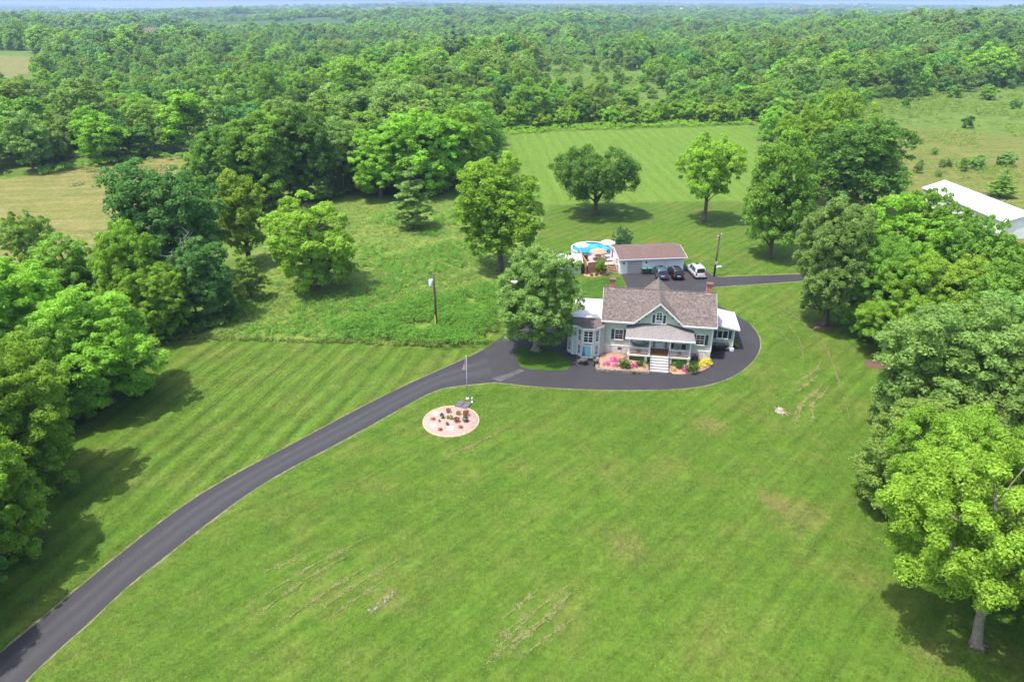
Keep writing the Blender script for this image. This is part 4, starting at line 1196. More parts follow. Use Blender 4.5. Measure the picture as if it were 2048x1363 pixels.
# far tree belts between the distant fields
rr_ = np.sqrt(g.uniform(3000 ** 2, 9000 ** 2, 9000)); aa_ = g.uniform(-0.72, 0.72, 9000)
X_, Y_ = rr_ * np.sin(aa_), rr_ * np.cos(aa_)
k_ = fbm(X_, Y_, 0.0022, 19) < 0.3
X_, Y_ = X_[k_], Y_[k_]
far_wood('far_forest', np.stack([X_, Y_, hill(X_, Y_) - 2], 1), np.stack([g.uniform(2.0, 4.5, len(X_)), g.uniform(2.0, 4.5, len(X_)), g.uniform(0.8, 1.15, len(X_))], 1), g.choice(8, len(X_)), 'hazy blue woods on the far hills')
print('woods', len(Q), len(X_))
# ------------------------------------------------------------------ the house
house = root('house', HC, TH, 'sage green farmhouse with brown cross gable roof and two brick chimneys', 'house')
XW, YW, ZE, ZR, XO, YO = 6.62, 3.75, 4.75, 7.5, 7.0, 4.3
mb = MB()
mb.extr([(-YW, 1.1), (YW, 1.1), (YW, 4.9), (0, 7.3), (-YW, 4.9)], 'x', -XW, XW)
mb.extr([(-2.85, 4.5), (2.85, 4.5), (0, 7.26)], 'y', -YW - 0.004, YW + 0.004)
mb.build('wall', 'siding', house)
MB().box(-XW - .05, XW + .05, -YW - .05, YW + .05, -0.1, 1.12).build('foundation', 'stone', house)
MB().box(-XW - .07, XW + .07, -YW - .07, YW + .07, 1.12, 1.22).build('water_table', 'white_trim', house)
for sx in (-1, 1):
    MB().box(sx * XW - .09, sx * XW + .09, -YW - .06, -YW + .10, 1.22, 4.72).build('corner_board', 'white_trim', house)
def uv_roof(name, faces, mat, parent, thick=0.14):
    """roof planes with uv in metres along and down each slope"""
    me = bpy.data.meshes.new(name); v = []; f = []
    for q in faces:
        i = len(v); v += [tuple(p) for p in q]; f.append(tuple(range(i, i + len(q))))
    me.from_pydata(v, [], f); ul = me.uv_layers.new(name='UVMap')
    for p in me.polygons:
        n = p.normal
        if n.z < 0: p.flip(); 
    me.update()
    for p in me.polygons:
        n = Vector(p.normal); al = Vector((0, 0, 1)).cross(n)
        al = al.normalized() if al.length > 1e-4 else Vector((1, 0, 0)); dn = n.cross(al)
        for li in p.loop_indices:
            co = me.vertices[me.loops[li].vertex_index].co
            ul.data[li].uv = (co.dot(al), co.dot(dn))
    o = link(name, me, parent, mat)
    if thick:
        bm = bmesh.new(); bm.from_mesh(me); bmesh.ops.remove_doubles(bm, verts=bm.verts, dist=0.001); bm.to_mesh(me); bm.free()
        md = o.modifiers.new('thick', 'SOLIDIFY'); md.thickness = thick; md.offset = -1
    return o
rf = []
for sy in (-1, 1):
    for sx in (-1, 1):
        rf.append([(sx * XO, sy * YO, ZE), (sx * 3.02, sy * YO, ZE), (0, 0, ZR), (sx * XO, 0, ZR)])
        rf.append([(sx * 3.02, sy * YO, ZE), (0, sy * YO, ZR), (0, 0, ZR)])
roof = uv_roof('roof', rf, 'shingle', house)
mb = MB()
for sy in (-1, 1):     # fascia, gutters, rakes
    mb = MB()
    y0, y1 = (sy * YO - .05, sy * YO + .05)
    for sx in (-1, 1):
        a, b_ = sorted((sx * 3.02, sx * XO)); mb.box(a, b_, y0 - .02, y1 + .02, ZE - .22, ZE - .02)
        # gable rake board as a slanted strip
        p, q = Vector((sx * 3.06, sy * (YO + .03), ZE - .05)), Vector((0, sy * (YO + .03), ZR - .02))
        d = Vector((0, 0, -0.24)); o_ = Vector((0, sy * .05, 0))
        mb.add([p, q, q + d, p + d, p - o_, q - o_, q + d - o_, p + d - o_], [(0, 1, 2, 3), (7, 6, 5, 4), (0, 4, 5, 1), (3, 2, 6, 7), (0, 3, 7, 4), (1, 5, 6, 2)])
    mb.build('eave_trim', 'white_trim', house)
mb = MB()
for sx in (-1, 1):
    for sy in (-1, 1):
        p, q = Vector((sx * (XO + .03), sy * YO, ZE - .03)), Vector((sx * (XO + .03), 0, ZR - .03)); d = Vector((0, 0, -.2)); o_ = Vector((sx * .05, 0, 0))
        mb.add([p, q, q + d, p + d, p - o_, q - o_, q + d - o_, p + d - o_], [(0, 1, 2, 3), (7, 6, 5, 4), (0, 4, 5, 1), (3, 2, 6, 7), (0, 3, 7, 4), (1, 5, 6, 2)])
mb.build('rake_board', 'white_trim', house)
mb = MB()
mb.tube([(-XO, 0, ZR + .02), (XO, 0, ZR + .02)], .07, 6); mb.tube([(0, -YO, ZR + .02), (0, YO, ZR + .02)], .07, 6)
mb.build('ridge_cap', 'shingle_bay', roof)
for f_ in (0.0, 0.27, 0.54, 0.81):
    for sx in (-1, 1):
        if f_ == 0 and sx == 1: continue
        x = sx * 3.0 * f_; z = ZR - (ZR - ZE) * f_ - .36
        MB().box(x - .09, x + .09, -YO + .0, -YO + .16, z - .14, z + .14).build('rake_bracket', 'dark_grey', house)
for x, zt in ((-5.95, 8.35), (6.05, 8.45)):
    c = MB().box(x - .33, x + .33, -.12, .5, 6.6, zt).build('chimney', 'brick', roof)
    MB().box(x - .39, x + .39, -.18, .56, zt, zt + .28).build('chimney_cap', 'brick_dark', roof)
    MB().box(x - .37, x + .37, -.16, .54, 6.9, 7.42).build('chimney_flashing', 'white_trim', roof)

def window(parent, x, y, z, w, h, ang=0.0, rows=2, cols=1, muntin=True, lights=2, trim=0.09, frame='white_trim'):
    """sash window whose outer face looks along -y of its own frame"""
    o_ = MB()
    o_.box(-w / 2 - trim, w / 2 + trim, -.06, .02, -trim, 0); o_.box(-w / 2 - trim, w / 2 + trim, -.06, .02, h, h + trim)
    for s_ in (-1, 1):
        a, b_ = sorted((s_ * w / 2, s_ * (w / 2 + trim))); o_.box(a, b_, -.06, .02, 0, h)
    for r_ in range(1, rows): o_.box(-w / 2, w / 2, -.05, .02, h * r_ / rows - .035, h * r_ / rows + .035)
    for c_ in range(1, cols): o_.box(w * c_ / cols - w / 2 - .045, w * c_ / cols - w / 2 + .045, -.052, .02, 0, h)
    fr = o_.build('window', frame, parent, (x, y, z), ang)
    MB().box(-w / 2 - trim - .04, w / 2 + trim + .04, -.11, .0, -trim - .06, -trim).build('sill', frame, fr)
    cw, rh = w / cols, h / rows
    for r_ in range(rows):
        for c_ in range(cols):
            x0 = -w / 2 + c_ * cw; z0 = r_ * rh
            MB().box(x0, x0 + cw, -.02, .01, z0, z0 + rh).build('pane', 'glass', fr)
    if muntin:
        mm = MB()
        for r_ in range(rows):
            mm.box(-w / 2, w / 2, -.032, -.02, (r_ + .5) * rh - .018, (r_ + .5) * rh + .018)
        for c_ in range(cols):
            mm.box(-w / 2 + (c_ + .5) * cw - .016, -w / 2 + (c_ + .5) * cw + .016, -.036, -.02, 0, h) if lights > 1 else None
        mm.build('muntin', frame, fr)
    return fr
def shutters(parent, x, y, z, w, h, ang=0.0, sw=0.36):
    for s_ in (-1, 1):
        dx = s_ * (w / 2 + .11 + sw / 2)
        sh = MB()
        sh.box(-sw / 2, sw / 2, -.05, 0, 0, h)
        for k in range(7): sh.box(-sw / 2 + .05, sw / 2 - .05, -.062, -.05, .08 + k * (h - .16) / 7, .08 + (k + .6) * (h - .16) / 7)
        sh.build('shutter', 'shutter', parent, (x + dx * math.cos(ang), y + dx * math.sin(ang), z), ang)
for x in (-4.71, 5.23):
    window(house, x, -YW - .01, 2.1, .95, 1.25); shutters(house, x, -YW - .005, 2.05, .95, 1.35)
window(house, -2.35, -YW - .01, 2.1, .95, 1.25); window(house, 2.75, -YW - .01, 2.1, .95, 1.25)
shutters(house, -2.35, -YW - .005, 2.05, .95, 1.35); shutters(house, 2.75, -YW - .005, 2.05, .95, 1.35)
for sy in (0.9, -1.9):
    window(house, -XW - .01, sy, 2.1, .9, 1.25, -math.pi / 2)
# arched gable window with narrow side shutters and surround
aw = MB()
n = 10
for k in range(n):
    a0, a1 = math.pi * k / n, math.pi * (k + 1) / n
    aw.add([(.33 * math.cos(a0), -.08, 5.72 + .33 * math.sin(a0)), (.46 * math.cos(a0), -.08, 5.72 + .46 * math.sin(a0)), (.46 * math.cos(a1), -.08, 5.72 + .46 * math.sin(a1)), (.33 * math.cos(a1), -.08, 5.72 + .33 * math.sin(a1)),
            (.33 * math.cos(a0), 0, 5.72 + .33 * math.sin(a0)), (.46 * math.cos(a0), 0, 5.72 + .46 * math.sin(a0)), (.46 * math.cos(a1), 0, 5.72 + .46 * math.sin(a1)), (.33 * math.cos(a1), 0, 5.72 + .33 * math.sin(a1))],
           [(0, 1, 2, 3), (0, 4, 5, 1), (1, 5, 6, 2), (3, 2, 6, 7)])
for s_ in (-1, 1):
    a, b_ = sorted((s_ * .33, s_ * .46)); aw.box(a, b_, -.08, 0, 4.62, 5.72)
    a, b_ = sorted((s_ * .82, s_ * .92)); aw.box(a, b_, -.06, 0, 4.55, 5.72)
    a, b_ = sorted((s_ * .44, s_ * .92)); aw.box(a, b_, -.058, 0, 5.72, 5.82)
aw.box(-.92, .92, -.09, 0, 4.48, 4.58); aw.box(-.33, .33, -.05, 0, 5.69, 5.75); aw.box(-.33, .33, -.05, 0, 5.36, 5.41); aw.box(-.03, .03, -.045, 0, 5.0, 6.05); aw.box(-.33, .33, -.05, 0, 4.95, 5.02)
gw = aw.build('gable_window', 'white_trim', house, (0.02, -YW - .006, 0))
gp = [(-.33, 5.0), (.33, 5.0)] + [(.33 * math.cos(math.pi * k / n), 5.72 + .33 * math.sin(math.pi * k / n)) for k in range(n + 1)]
MB().extr(gp, 'y', -.02, 0).build('pane', 'glass', gw)
MB().box(-.33, .33, -.03, 0, 4.58, 4.96).build('grey_panel', 'metal_grey', gw)
for s_ in (-1, 1):
    a, b_ = sorted((s_ * .52, s_ * .80)); MB().box(a, b_, -.05, 0, 4.58, 5.70).build('narrow_shutter', 'shutter', gw)
MB().box(-6.05, -5.85, -YW - .12, -YW, 1.75, 2.05).build('utility_meter', 'metal_grey', house)
MB().box(-4.75, -4.25, -YW - .08, -YW - .05, .62, .98).build('foundation_vent', 'dark_grey', house)

# ---- porch
PF, PYF = 1.15, -5.72
MB().box(-3.55, 4.05, PYF - .05, -YW - .06, PF - .08, PF).build('porch_floor', 'porch_boards', house)
MB().box(-3.58, -0.78, PYF - .09, PYF - .05, PF - .26, PF + .003).build('porch_skirt', 'porch_cream', house)
MB().box(1.48, 4.08, PYF - .09, PYF - .05, PF - .26, PF + .003).build('porch_skirt', 'porch_cream', house)
MB().box(-3.5, 4.0, PYF + .35, -YW - .1, -.05, PF - .1).build('porch_underside', 'dark_green_grey', house)
for x in (-3.4, -1.25, 1.75, 3.9):
    MB().box(x - .14, x + .14, PYF, PYF + .28, -.05, PF - .085).build('pier', 'white_trim', house)
zt = 3.48
TOPL = [(-3.85, 3.88), (-1.85, 4.30), (1.35, 4.42), (4.35, 3.72)]
front = [(-3.95, PYF - .38, zt), (4.40, PYF - .38, zt)]
wy = -YW - .02
pv = [(TOPL[0][0], wy, TOPL[0][1]), (TOPL[1][0], wy, TOPL[1][1]), (TOPL[2][0], wy, TOPL[2][1]), (TOPL[3][0], wy, TOPL[3][1]), front[0], front[1], (-1.85, PYF - .38, zt), (1.35, PYF - .38, zt)]
prf = uv_roof('porch_roof', [[pv[0], pv[4], pv[6], pv[1]], [pv[1], pv[6], pv[7], pv[2]], [pv[2], pv[7], pv[5], pv[3]]], 'shingle_porch', house, 0.12)
MB().box(-3.97, 4.42, PYF - .46, PYF - .38, zt - .2, zt - .005).build('gutter', 'white_trim', prf)
mb = MB()
for (xa, za), (xb, zb) in zip(TOPL, TOPL[1:]):
    mb.add([(xa, wy - .03, za - .02), (xb, wy - .03, zb - .02), (xb, wy - .03, zb + .16), (xa, wy - .03, za + .16), (xa, wy, za - .02), (xb, wy, zb - .02), (xb, wy, zb + .16), (xa, wy, za + .16)], [(0, 1, 2, 3), (3, 2, 6, 7), (0, 3, 7, 4), (1, 5, 6, 2)])
mb.build('wall_strip', 'dark_grey', prf)  # dark strip on the wall along the top edge of the porch roof
MB().box(-3.7, 4.2, PYF - .02, PYF + .16, zt - .34, zt - .13).build('porch_beam', 'white_trim', house)
POSTX = (-3.40, -0.90, 1.52, 3.95)
for x in POSTX:
    mb = MB(); mb.box(x - .085, x + .085, PYF, PYF + .17, PF, zt - .34); mb.box(x - .12, x + .12, PYF - .035, PYF + .205, PF, PF + .12); mb.box(x - .12, x + .12, PYF - .035, PYF + .205, zt - .48, zt - .34)
    mb.build('porch_post', 'white_trim', house)
def railing(x0, x1):
    mb = MB(); mb.box(x0, x1, PYF + .03, PYF + .13, PF + .78, PF + .86); mb.box(x0, x1, PYF + .05, PYF + .11, PF + .12, PF + .19)
    rl = mb.build('railing', 'white_trim', house)
    k = int((x1 - x0) / .13)
    bal = MB().box(-.028, .028, -.028, .028, 0, .6).mesh('baluster'); bal.materials.append(MATS['white_trim'])
    for i in range(k): link('baluster', bal, rl, None, (x0 + (i + .5) * (x1 - x0) / k, PYF + .08, PF + .185))
railing(-3.31, -0.99); railing(1.61, 3.86)
def star(x, z, r):
    pts = [(x + (r if k % 2 == 0 else r * .42) * math.sin(math.pi * k / 5), z + (r if k % 2 == 0 else r * .42) * math.cos(math.pi * k / 5)) for k in range(10)]
    MB().extr(pts, 'y', PYF - .04, PYF + .02).build('star_ornament', 'rust_star', house)
star(-2.2, PF + .45, .34); star(2.72, PF + .45, .30)
NS = 6
for k in range(NS):
    z1 = PF - .04 - k * (PF - .04) / NS
    ya = PYF - .06 - k * .38
    MB().box(-.72, 1.42, ya - .42, ya, -.05, z1 - .05).build('step', 'concrete', house)
    MB().box(-.75, 1.45, ya - .44, ya + (-.02 if k else 0), z1 - .05, z1).build('tread', 'concrete', house)
for x in (-.80, 1.5):
    mb = MB(); ya, yb = PYF - .1, PYF - .1 - NS * .38
    mb.tube([(x, ya, PF + .85), (x, yb, .85)], .03, 6)
    for f_ in (0, .5, 1): mb.tube([(x, ya + (yb - ya) * f_, (PF) * (1 - f_)), (x, ya + (yb - ya) * f_, PF * (1 - f_) + .85)], .025, 6)
    mb.build('handrail', 'dark_grey', house)
dr = MB().box(-.05, .95, -YW - .06, -YW - .01, PF + .03, PF + 2.1).build('front_door', 'white_trim', house)
MB().box(.17, .73, -YW - .075, -YW - .06, PF + .85, PF + 1.85).build('pane', 'glass', dr)
MB().lathe([(0, 0), (.04, .0), (.04, .05), (0, .05)], 8, (.86, -YW - .1, PF + 1.0)).build('knob', 'dark_grey', dr)
for x in (-.55, 1.45):
    sd = MB().box(x - .3, x + .3, -YW - .05, -YW - .012, PF + .03, PF + 2.1).build('sidelight', 'dark_grey', house)
    MB().box(x - .17, x + .17, -YW - .07, -YW - .05, PF + .15, PF + .95).build('panel', 'white_trim', sd)
    MB().box(x - .17, x + .17, -YW - .07, -YW - .05, PF + 1.1, PF + 2.0).build('pane', 'glass', sd)

# ---- left wing with its two storey bay
WP = [(-11.15, -4.1), (-10.4, -4.85), (-9.85, -4.87), (-9.15, -5.6), (-7.75, -5.6), (-7.05, -4.87), (-6.5, -4.3), (-6.5, 2.75), (-10.5, 2.75), (-10.5, -3.0), (-11.15, -3.2)]
MB().prism(WP, -.05, 4.12).build('wing_wall', 'siding_blue', house)
MB().prism([(-10.6, -3.15), (-6.6, -3.15), (-6.6, 2.9), (-10.6, 2.9)], 4.13, 4.45).build('wing_parapet', 'white_trim', house)
wr = MB().box(-10.66, -6.64, -3.25, 2.98, 4.452, 4.52).build('wing_flat_roof', 'white_roof', house)
MB().box(-10.35, -10.1, 1.9, 2.15, 4.52, 4.8).build('roof_vent', 'dark_grey', wr)
EV = [(-11.35, -4.05), (-10.45, -5.02), (-9.92, -5.05), (-9.22, -5.82), (-7.68, -5.82), (-6.98, -5.05), (-6.55, -4.6)]
TP = [(-10.75, -3.26), (-10.2, -3.26), (-9.8, -3.26), (-9.2, -3.26), (-7.7, -3.26), (-7.1, -3.26), (-6.62, -3.26)]
uv_roof('wing_roof', [[(*EV[i], 4.14), (*EV[i + 1], 4.14), (*TP[i + 1], 4.5), (*TP[i], 4.5)] for i in range(6)], 'shingle_bay', house, 0.05)
mb = MB()
for a, b_ in zip(EV, EV[1:]):
    a_, b2 = Vector((*a, 0)), Vector((*b_, 0)); nn = Vector((-(b2 - a_).y, (b2 - a_).x, 0)).normalized() * -.06
    mb.add([(a[0], a[1], 3.93), (b_[0], b_[1], 3.93), (b_[0], b_[1], 4.15), (a[0], a[1], 4.15), (a[0] - nn.x, a[1] - nn.y, 3.93), (b_[0] - nn.x, b_[1] - nn.y, 3.93), (b_[0] - nn.x, b_[1] - nn.y, 4.15), (a[0] - nn.x, a[1] - nn.y, 4.15)],
           [(0, 1, 2, 3), (7, 6, 5, 4), (0, 4, 5, 1), (3, 2, 6, 7), (0, 3, 7, 4), (1, 5, 6, 2)])
mb.build('wing_gutter', 'white_trim', house)
def on_edge(i, f_=.5, o_=.012):
    a, b_ = Vector((*WP[i], 0)), Vector((*WP[i + 1], 0)); d = b_ - a
    p = a.lerp(b_, f_); n_ = Vector((d.y, -d.x, 0)).normalized()
    return p.x + n_.x * o_, p.y + n_.y * o_, math.atan2(d.y, d.x)
for i, w in ((0, .42), (2, .44), (4, .44)):
    x, y, a = on_edge(i)
    window(house, x, y, 2.25, w, 1.45, a); window(house, x, y, .45, w, 1.15, a)
    MB().box(-.48, .48, -.05, 0, 1.85, 2.0).build('panel_trim', 'white_trim', house, (x, y, 0), a)
x, y, a = on_edge(3)
window(house, x, y, 2.25, 1.05, 1.45, a, 2, 2, lights=1)
MB().box(-.45, .45, -.06, 0, 1.82, 1.92).build('bay_vent', 'dark_grey', house, (x, y, 0), a)
fr = MB(); fr.box(-.55, -.42, -.07, 0, 0, 1.66); fr.box(.42, .55, -.07, 0, 0, 1.66); fr.box(-.55, .55, -.07, 0, 1.66, 1.78); fr.box(-.6, .6, -.1, 0, -.04, .06)
dr = fr.build('bay_door_frame', 'white_trim', house, (x, y, 0.1), a)
MB().box(-.42, .42, -.04, 0, .06, 1.66).build('door_panel', 'teal_door', dr)
for i in (1, 2, 3, 4, 5):
    MB().box(-.05, .05, -.05, .05, -.02, 4.1).build('corner_board', 'white_trim', house, (WP[i][0], WP[i][1] - .012, 0))
MB().tube([(-7.25, -5.12, 3.95), (-7.12, -5.02, 3.7), (-7.12, -5.02, 0.1)], .045, 6).build('downspout', 'white_trim', house)
MB().tube([(-6.72, -3.85, 4.55), (-6.72, -3.95, 4.2), (-6.9, -4.75, 4.12)], .045, 6).build('downspout', 'white_trim', house)

# ---- right lean-to
MB().extr([(XW, -.05), (9.82, -.05), (9.82, 2.92), (XW, 3.5)], 'y', -.3, 4.4).build('addition_wall', 'siding', house)
ar = uv_roof('addition_roof', [[(XW + .02, -.72, 3.72), (10.3, -.72, 3.04), (10.3, 4.85, 3.04), (XW + .02, 4.85, 3.72)]], 'metal_roof', house, .1)
sl_ = (3.04 - 3.72) / (10.3 - XW - .02)
for k in range(10):
    y0 = -.55 + k * .58
    MB().add([(XW + .05, y0, 3.725), (10.28, y0, 3.048), (10.28, y0 + .05, 3.048), (XW + .05, y0 + .05, 3.725), (XW + .05, y0, 3.77), (10.28, y0, 3.093), (10.28, y0 + .05, 3.093), (XW + .05, y0 + .05, 3.77)],
             [(0, 3, 2, 1), (4, 5, 6, 7), (0, 1, 5, 4), (2, 3, 7, 6), (0, 4, 7, 3), (1, 2, 6, 5)]).build('roof_seam', 'metal_roof', ar)
mb = MB()
mb.add([(XW, -.76, 3.5), (10.34, -.76, 2.82), (10.34, -.76, 3.03), (XW, -.76, 3.71), (XW, -.71, 3.5), (10.34, -.71, 2.82), (10.34, -.71, 3.03), (XW, -.71, 3.71)], [(0, 1, 2, 3), (7, 6, 5, 4), (0, 4, 5, 1), (3, 2, 6, 7), (0, 3, 7, 4), (1, 5, 6, 2)])
mb.box(10.31, 10.39, -.76, 4.88, 2.82, 3.03)
mb.build('addition_fascia', 'white_trim', house)
MB().box(9.74, 9.88, -.36, -.22, -.02, 2.86).build('corner_board', 'white_trim', house)
window(house, 8.4, -.31, 1.55, 1.25, 1.0, 0, 1, 2, False); shutters(house, 8.4, -.305, 1.5, 1.25, 1.1, 0, .38)

# ---- things around the house
bed1 = [HL(-7.0, -8.6), HL(-7.15, -5.5), HL(-6.6, -3.9), HL(-3.6, -3.7), HL(-3.5, -5.6), HL(-.85, -5.8), HL(-.85, -8.35), HL(-3.4, -8.5)]
bed2 = [HL(1.55, -8.2), HL(1.5, -5.8), HL(4.1, -5.6), HL(4.2, -3.8), HL(6.7, -3.8), HL(6.85, -4.8), HL(6.55, -5.7), HL(5.0, -7.3), HL(3.4, -8.0)]
def bed(name, pts, mat, label, h0=0.12):
    c = sum(pts, Vector()) / len(pts)
    ring = smooth_poly(pts, 1)
    mb = MB(); n_ = len(ring)
    v = [(p.x, p.y, 0.0) for p in ring] + [((p.x + (c.x - p.x) * .06), (p.y + (c.y - p.y) * .06), h0) for p in ring] + [((p.x + (c.x - p.x) * .5), (p.y + (c.y - p.y) * .5), h0 * 1.5) for p in ring] + [(c.x, c.y, h0 * 1.6)]
    f = [(k * n_ + i, k * n_ + (i + 1) % n_, (k + 1) * n_ + (i + 1) % n_, (k + 1) * n_ + i) for k in range(2) for i in range(n_)] + [(2 * n_ + i, 2 * n_ + (i + 1) % n_, 3 * n_) for i in range(n_)]
    mb.add(v, f)
    return tag(mb.build(name, mat, smooth=True), label, 'flower bed')
bed('flower_bed', bed1, 'peach_gravel', 'peach gravel flower bed left of the front steps', 0.22)
bed('flower_bed', bed2, 'peach_gravel', 'peach gravel flower bed right of the front steps', 0.12)
sw = root('stone_wall', HL(-7.1, -8.85), TH, 'low dry stone retaining wall in front of the left flower bed', 'wall')
gs = random.Random(9)
stone_me = []
for k in range(5):
    mb = MB(); mb.box(-.5, .5, -.5, .5, -.5, .5)
    me = mb.mesh('stone', False, 0.14); 
    for v_ in me.vertices: v_.co += Vector((gs.uniform(-.07, .07), gs.uniform(-.07, .07), gs.uniform(-.07, .07)))
    me.materials.append(MATS['field_stone']); stone_me.append(me)
def stones(x0, y0, x1, y1, rows, hh=.19):
    L = math.hypot(x1 - x0, y1 - y0); a = math.atan2(y1 - y0, x1 - x0)
    for r_ in range(rows):
        s_ = gs.uniform(-.1, .1)
        while s_ < L:
            w_ = gs.uniform(.32, .62); o = link('stone', stone_me[gs.randrange(5)], sw)
            q = s_ + w_ / 2
            o.location = (x0 + math.cos(a) * q, y0 + math.sin(a) * q, (r_ + .5) * hh + .01); o.scale = (w_ * .96, gs.uniform(.34, .44), hh * gs.uniform(.95, 1.12)); o.rotation_euler = (gs.uniform(-.06, .06), gs.uniform(-.06, .06), a + gs.uniform(-.1, .1))
            s_ += w_
stones(0, 0, 6.0, .25, 2); stones(0, .2, -.1, 3.1, 2)
def zz1(a, b_, z=0.1): return G(1100 + a / 4.6545, 540 + b_ / 4.6545, z)
for a, b_, w, h, key, mt, lb, ct in [
        (697, 912, 1.75, 1.45, 'boxwood', 'leaf_box', 'large clipped round boxwood left of the front steps', 'shrub'),
        (828, 898, 1.05, 1.25, 'boxwood', 'leaf_box', 'upright green shrub just left of the front steps', 'shrub'),
        (884, 872, .60, .55, 'shrub', 'leaf_grey', 'little grey shrub beside the left stair rail', 'shrub'),
        (600, 855, 1.45, .75, 'flowers', 'petal_pink', 'wide mound of pink flowers nearest the foundation', 'flowers'),
        (525, 888, 1.15, .6, 'flowers', 'petal_pink', 'leftmost mound of pink flowers by the stone wall', 'flowers'),
        (606, 902, .95, .55, 'flowers', 'petal_pink', 'small pink mound left of the large boxwood', 'flowers'),
        (776, 912, 1.05, .7, 'flowers', 'petal_pink', 'pink mound between the boxwood and the upright shrub', 'flowers'),
        (872, 912, .62, .42, 'flowers', 'petal_gold', 'golden mound left of the bottom step', 'flowers'),
        (1155, 890, .6, .55, 'shrub', 'leaf_olive', 'little olive shrub beside the right stair rail', 'shrub'),
        (1205, 915, 1.2, 1.15, 'boxwood', 'leaf_box', 'upright green shrub just right of the front steps', 'shrub'),
        (1310, 938, 2.0, 1.35, 'boxwood', 'leaf_box', 'largest clipped shrub right of the front steps', 'shrub'),
        (1152, 938, .66, .48, 'flowers', 'petal_gold', 'golden mound right of the bottom step', 'flowers'),
        (1255, 943, .95, .6, 'flowers', 'petal_pink', 'pink mound in front of the largest right shrub', 'flowers'),
        (1405, 898, 1.2, .6, 'flowers', 'petal_yellow', 'yellow flower mound beside the largest right shrub', 'flowers'),
        (1458, 872, 1.5, .7, 'flowers', 'petal_yellow', 'yellow flower mound at the house corner', 'flowers'),
        (780, 958, .6, .3, 'shrub', 'leaf_box', 'small green tuft at the foot of the stone wall', 'plant')]:
    shrub('flower_mound' if ct == 'flowers' else 'garden_shrub', zz1(a, b_), h, w, key, mt, lb, 'front garden plants', ct)
def chair(x, y, rz, label):
    o = root('wicker_chair', HL(x, y, PF), TH + rz, label, 'chair')
    mb = MB(); mb.box(-.3, .3, -.3, .3, .32, .42); mb.build('seat', 'wicker_white', o, bev=.02)
    bk = MB()
    for k in range(9):
        a0, a1 = math.pi * k / 9, math.pi * (k + 1) / 9
        bk.tube([(.32 * math.cos(a0), .28 + .05, .75 + .45 * math.sin(a0)), (.32 * math.cos(a1), .33, .75 + .45 * math.sin(a1))], .045, 5)
    for s_ in (-1, 1): bk.tube([(s_ * .32, .3, .4), (s_ * .32, .33, .76)], .045, 5)
    bk.build('backrest', 'wicker_white', o)
    MB().box(-.27, .27, .26, .32, .44, 1.1).build('cushion', 'cushion_dark', o, bev=.02)
    for sx in (-1, 1):
        MB().tube([(sx * .32, .3, .62), (sx * .36, -.3, .62), (sx * .34, -.3, .35)], .035, 5).build('armrest', 'wicker_white', o)
        for sy in (-1, 1): MB().tube([(sx * .27, sy * .27, 0), (sx * .27, sy * .27, .34)], .025, 5).build('leg', 'wicker_white', o)
chair(2.0, -4.6, 0.5, 'white wicker chair on the porch next to the door')
chair(3.2, -4.7, -.3, 'white wicker chair with dark cushion at the porch end')
tb = root('porch_table', HL(2.65, -5.05, PF), TH, 'small tan table between the two wicker chairs', 'table')
MB().lathe([(0, .48), (.34, .48), (.34, .53), (0, .53)], 14).build('top', 'wood_pale', tb)
for k in range(3): MB().tube([(.22 * math.cos(k * 2.1), .22 * math.sin(k * 2.1), 0), (.1 * math.cos(k * 2.1), .1 * math.sin(k * 2.1), .48)], .025, 5).build('leg', 'wood_pale', tb)
hk = root('hammock', HL(-2.15, -4.65, PF), TH, 'grey green hammock strung along the left porch half', 'hammock')
mb = MB(); nx_, ny_ = 12, 4
for i in range(nx_ + 1):
    for j in range(ny_ + 1):
        u_ = i / nx_ * 2 - 1; v_ = j / ny_ * 2 - 1; mb.v.append((u_ * 1.1, v_ * .38 * (1 - .5 * u_ * u_), .55 + .5 * u_ * u_ + .12 * v_ * v_))
for i in range(nx_):
    for j in range(ny_):
        a = i * (ny_ + 1) + j; mb.f.append((a, a + 1, a + ny_ + 2, a + ny_ + 1))
mb.build('sling', 'hammock', hk, smooth=True)
mb = MB(); mb.tube([(-1.25, 0, 1.25), (-1.1, 0, .05), (1.1, 0, .05), (1.25, 0, 1.25)], .035, 6); mb.tube([(-.9, -.4, .03), (-.9, .4, .03)], .03, 6); mb.tube([(.9, -.4, .03), (.9, .4, .03)], .03, 6); mb.build('stand', 'dark_grey', hk)
# barrel planter, bench, mat, bins
bp = root('barrel_planter', HL(4.75, -4.9, .1), TH, 'dark barrel planter with red brown plant beside the porch', 'planter')
MB().lathe([(0, 0), (.36, 0), (.42, .4), (.36, .8), (.3, .8), (.3, .7), (0, .7)], 14).build('barrel', 'black', bp, smooth=True)
fm = PROTO['flowers'][0]; c = link('foliage', fm, bp, None, (0, 0, .68)); c.scale = (.36, .36, .3); c.material_slots[0].link = 'OBJECT'; c.material_slots[0].material = MATS['leaf_bronze']
bn = root('garden_bench', HL(8.05, -.75, 0.02), TH, 'dark covered bench under the side window', 'bench')
MB().box(-.9, .9, -.35, .3, .35, .5).build('seat', 'black', bn, bev=.03)
MB().box(-.9, .9, .18, .32, .5, .95).build('backrest', 'dark_green_grey', bn, bev=.04)
for sx in (-.82, .82):
    for sy in (-.28, .22): MB().box(sx - .05, sx + .05, sy - .05, sy + .05, 0, .35).build('leg', 'black', bn)
gl = root('kettle_grill', HL(9.02, -.85, 0.02), TH, 'black covered barbecue grill at the end of the bench', 'grill')
MB().lathe([(0, .55), (.2, .58), (.3, .75), (.3, .85), (.22, 1.05), (.05, 1.12), (0, 1.12)], 14).build('bowl', 'black', gl, smooth=True)
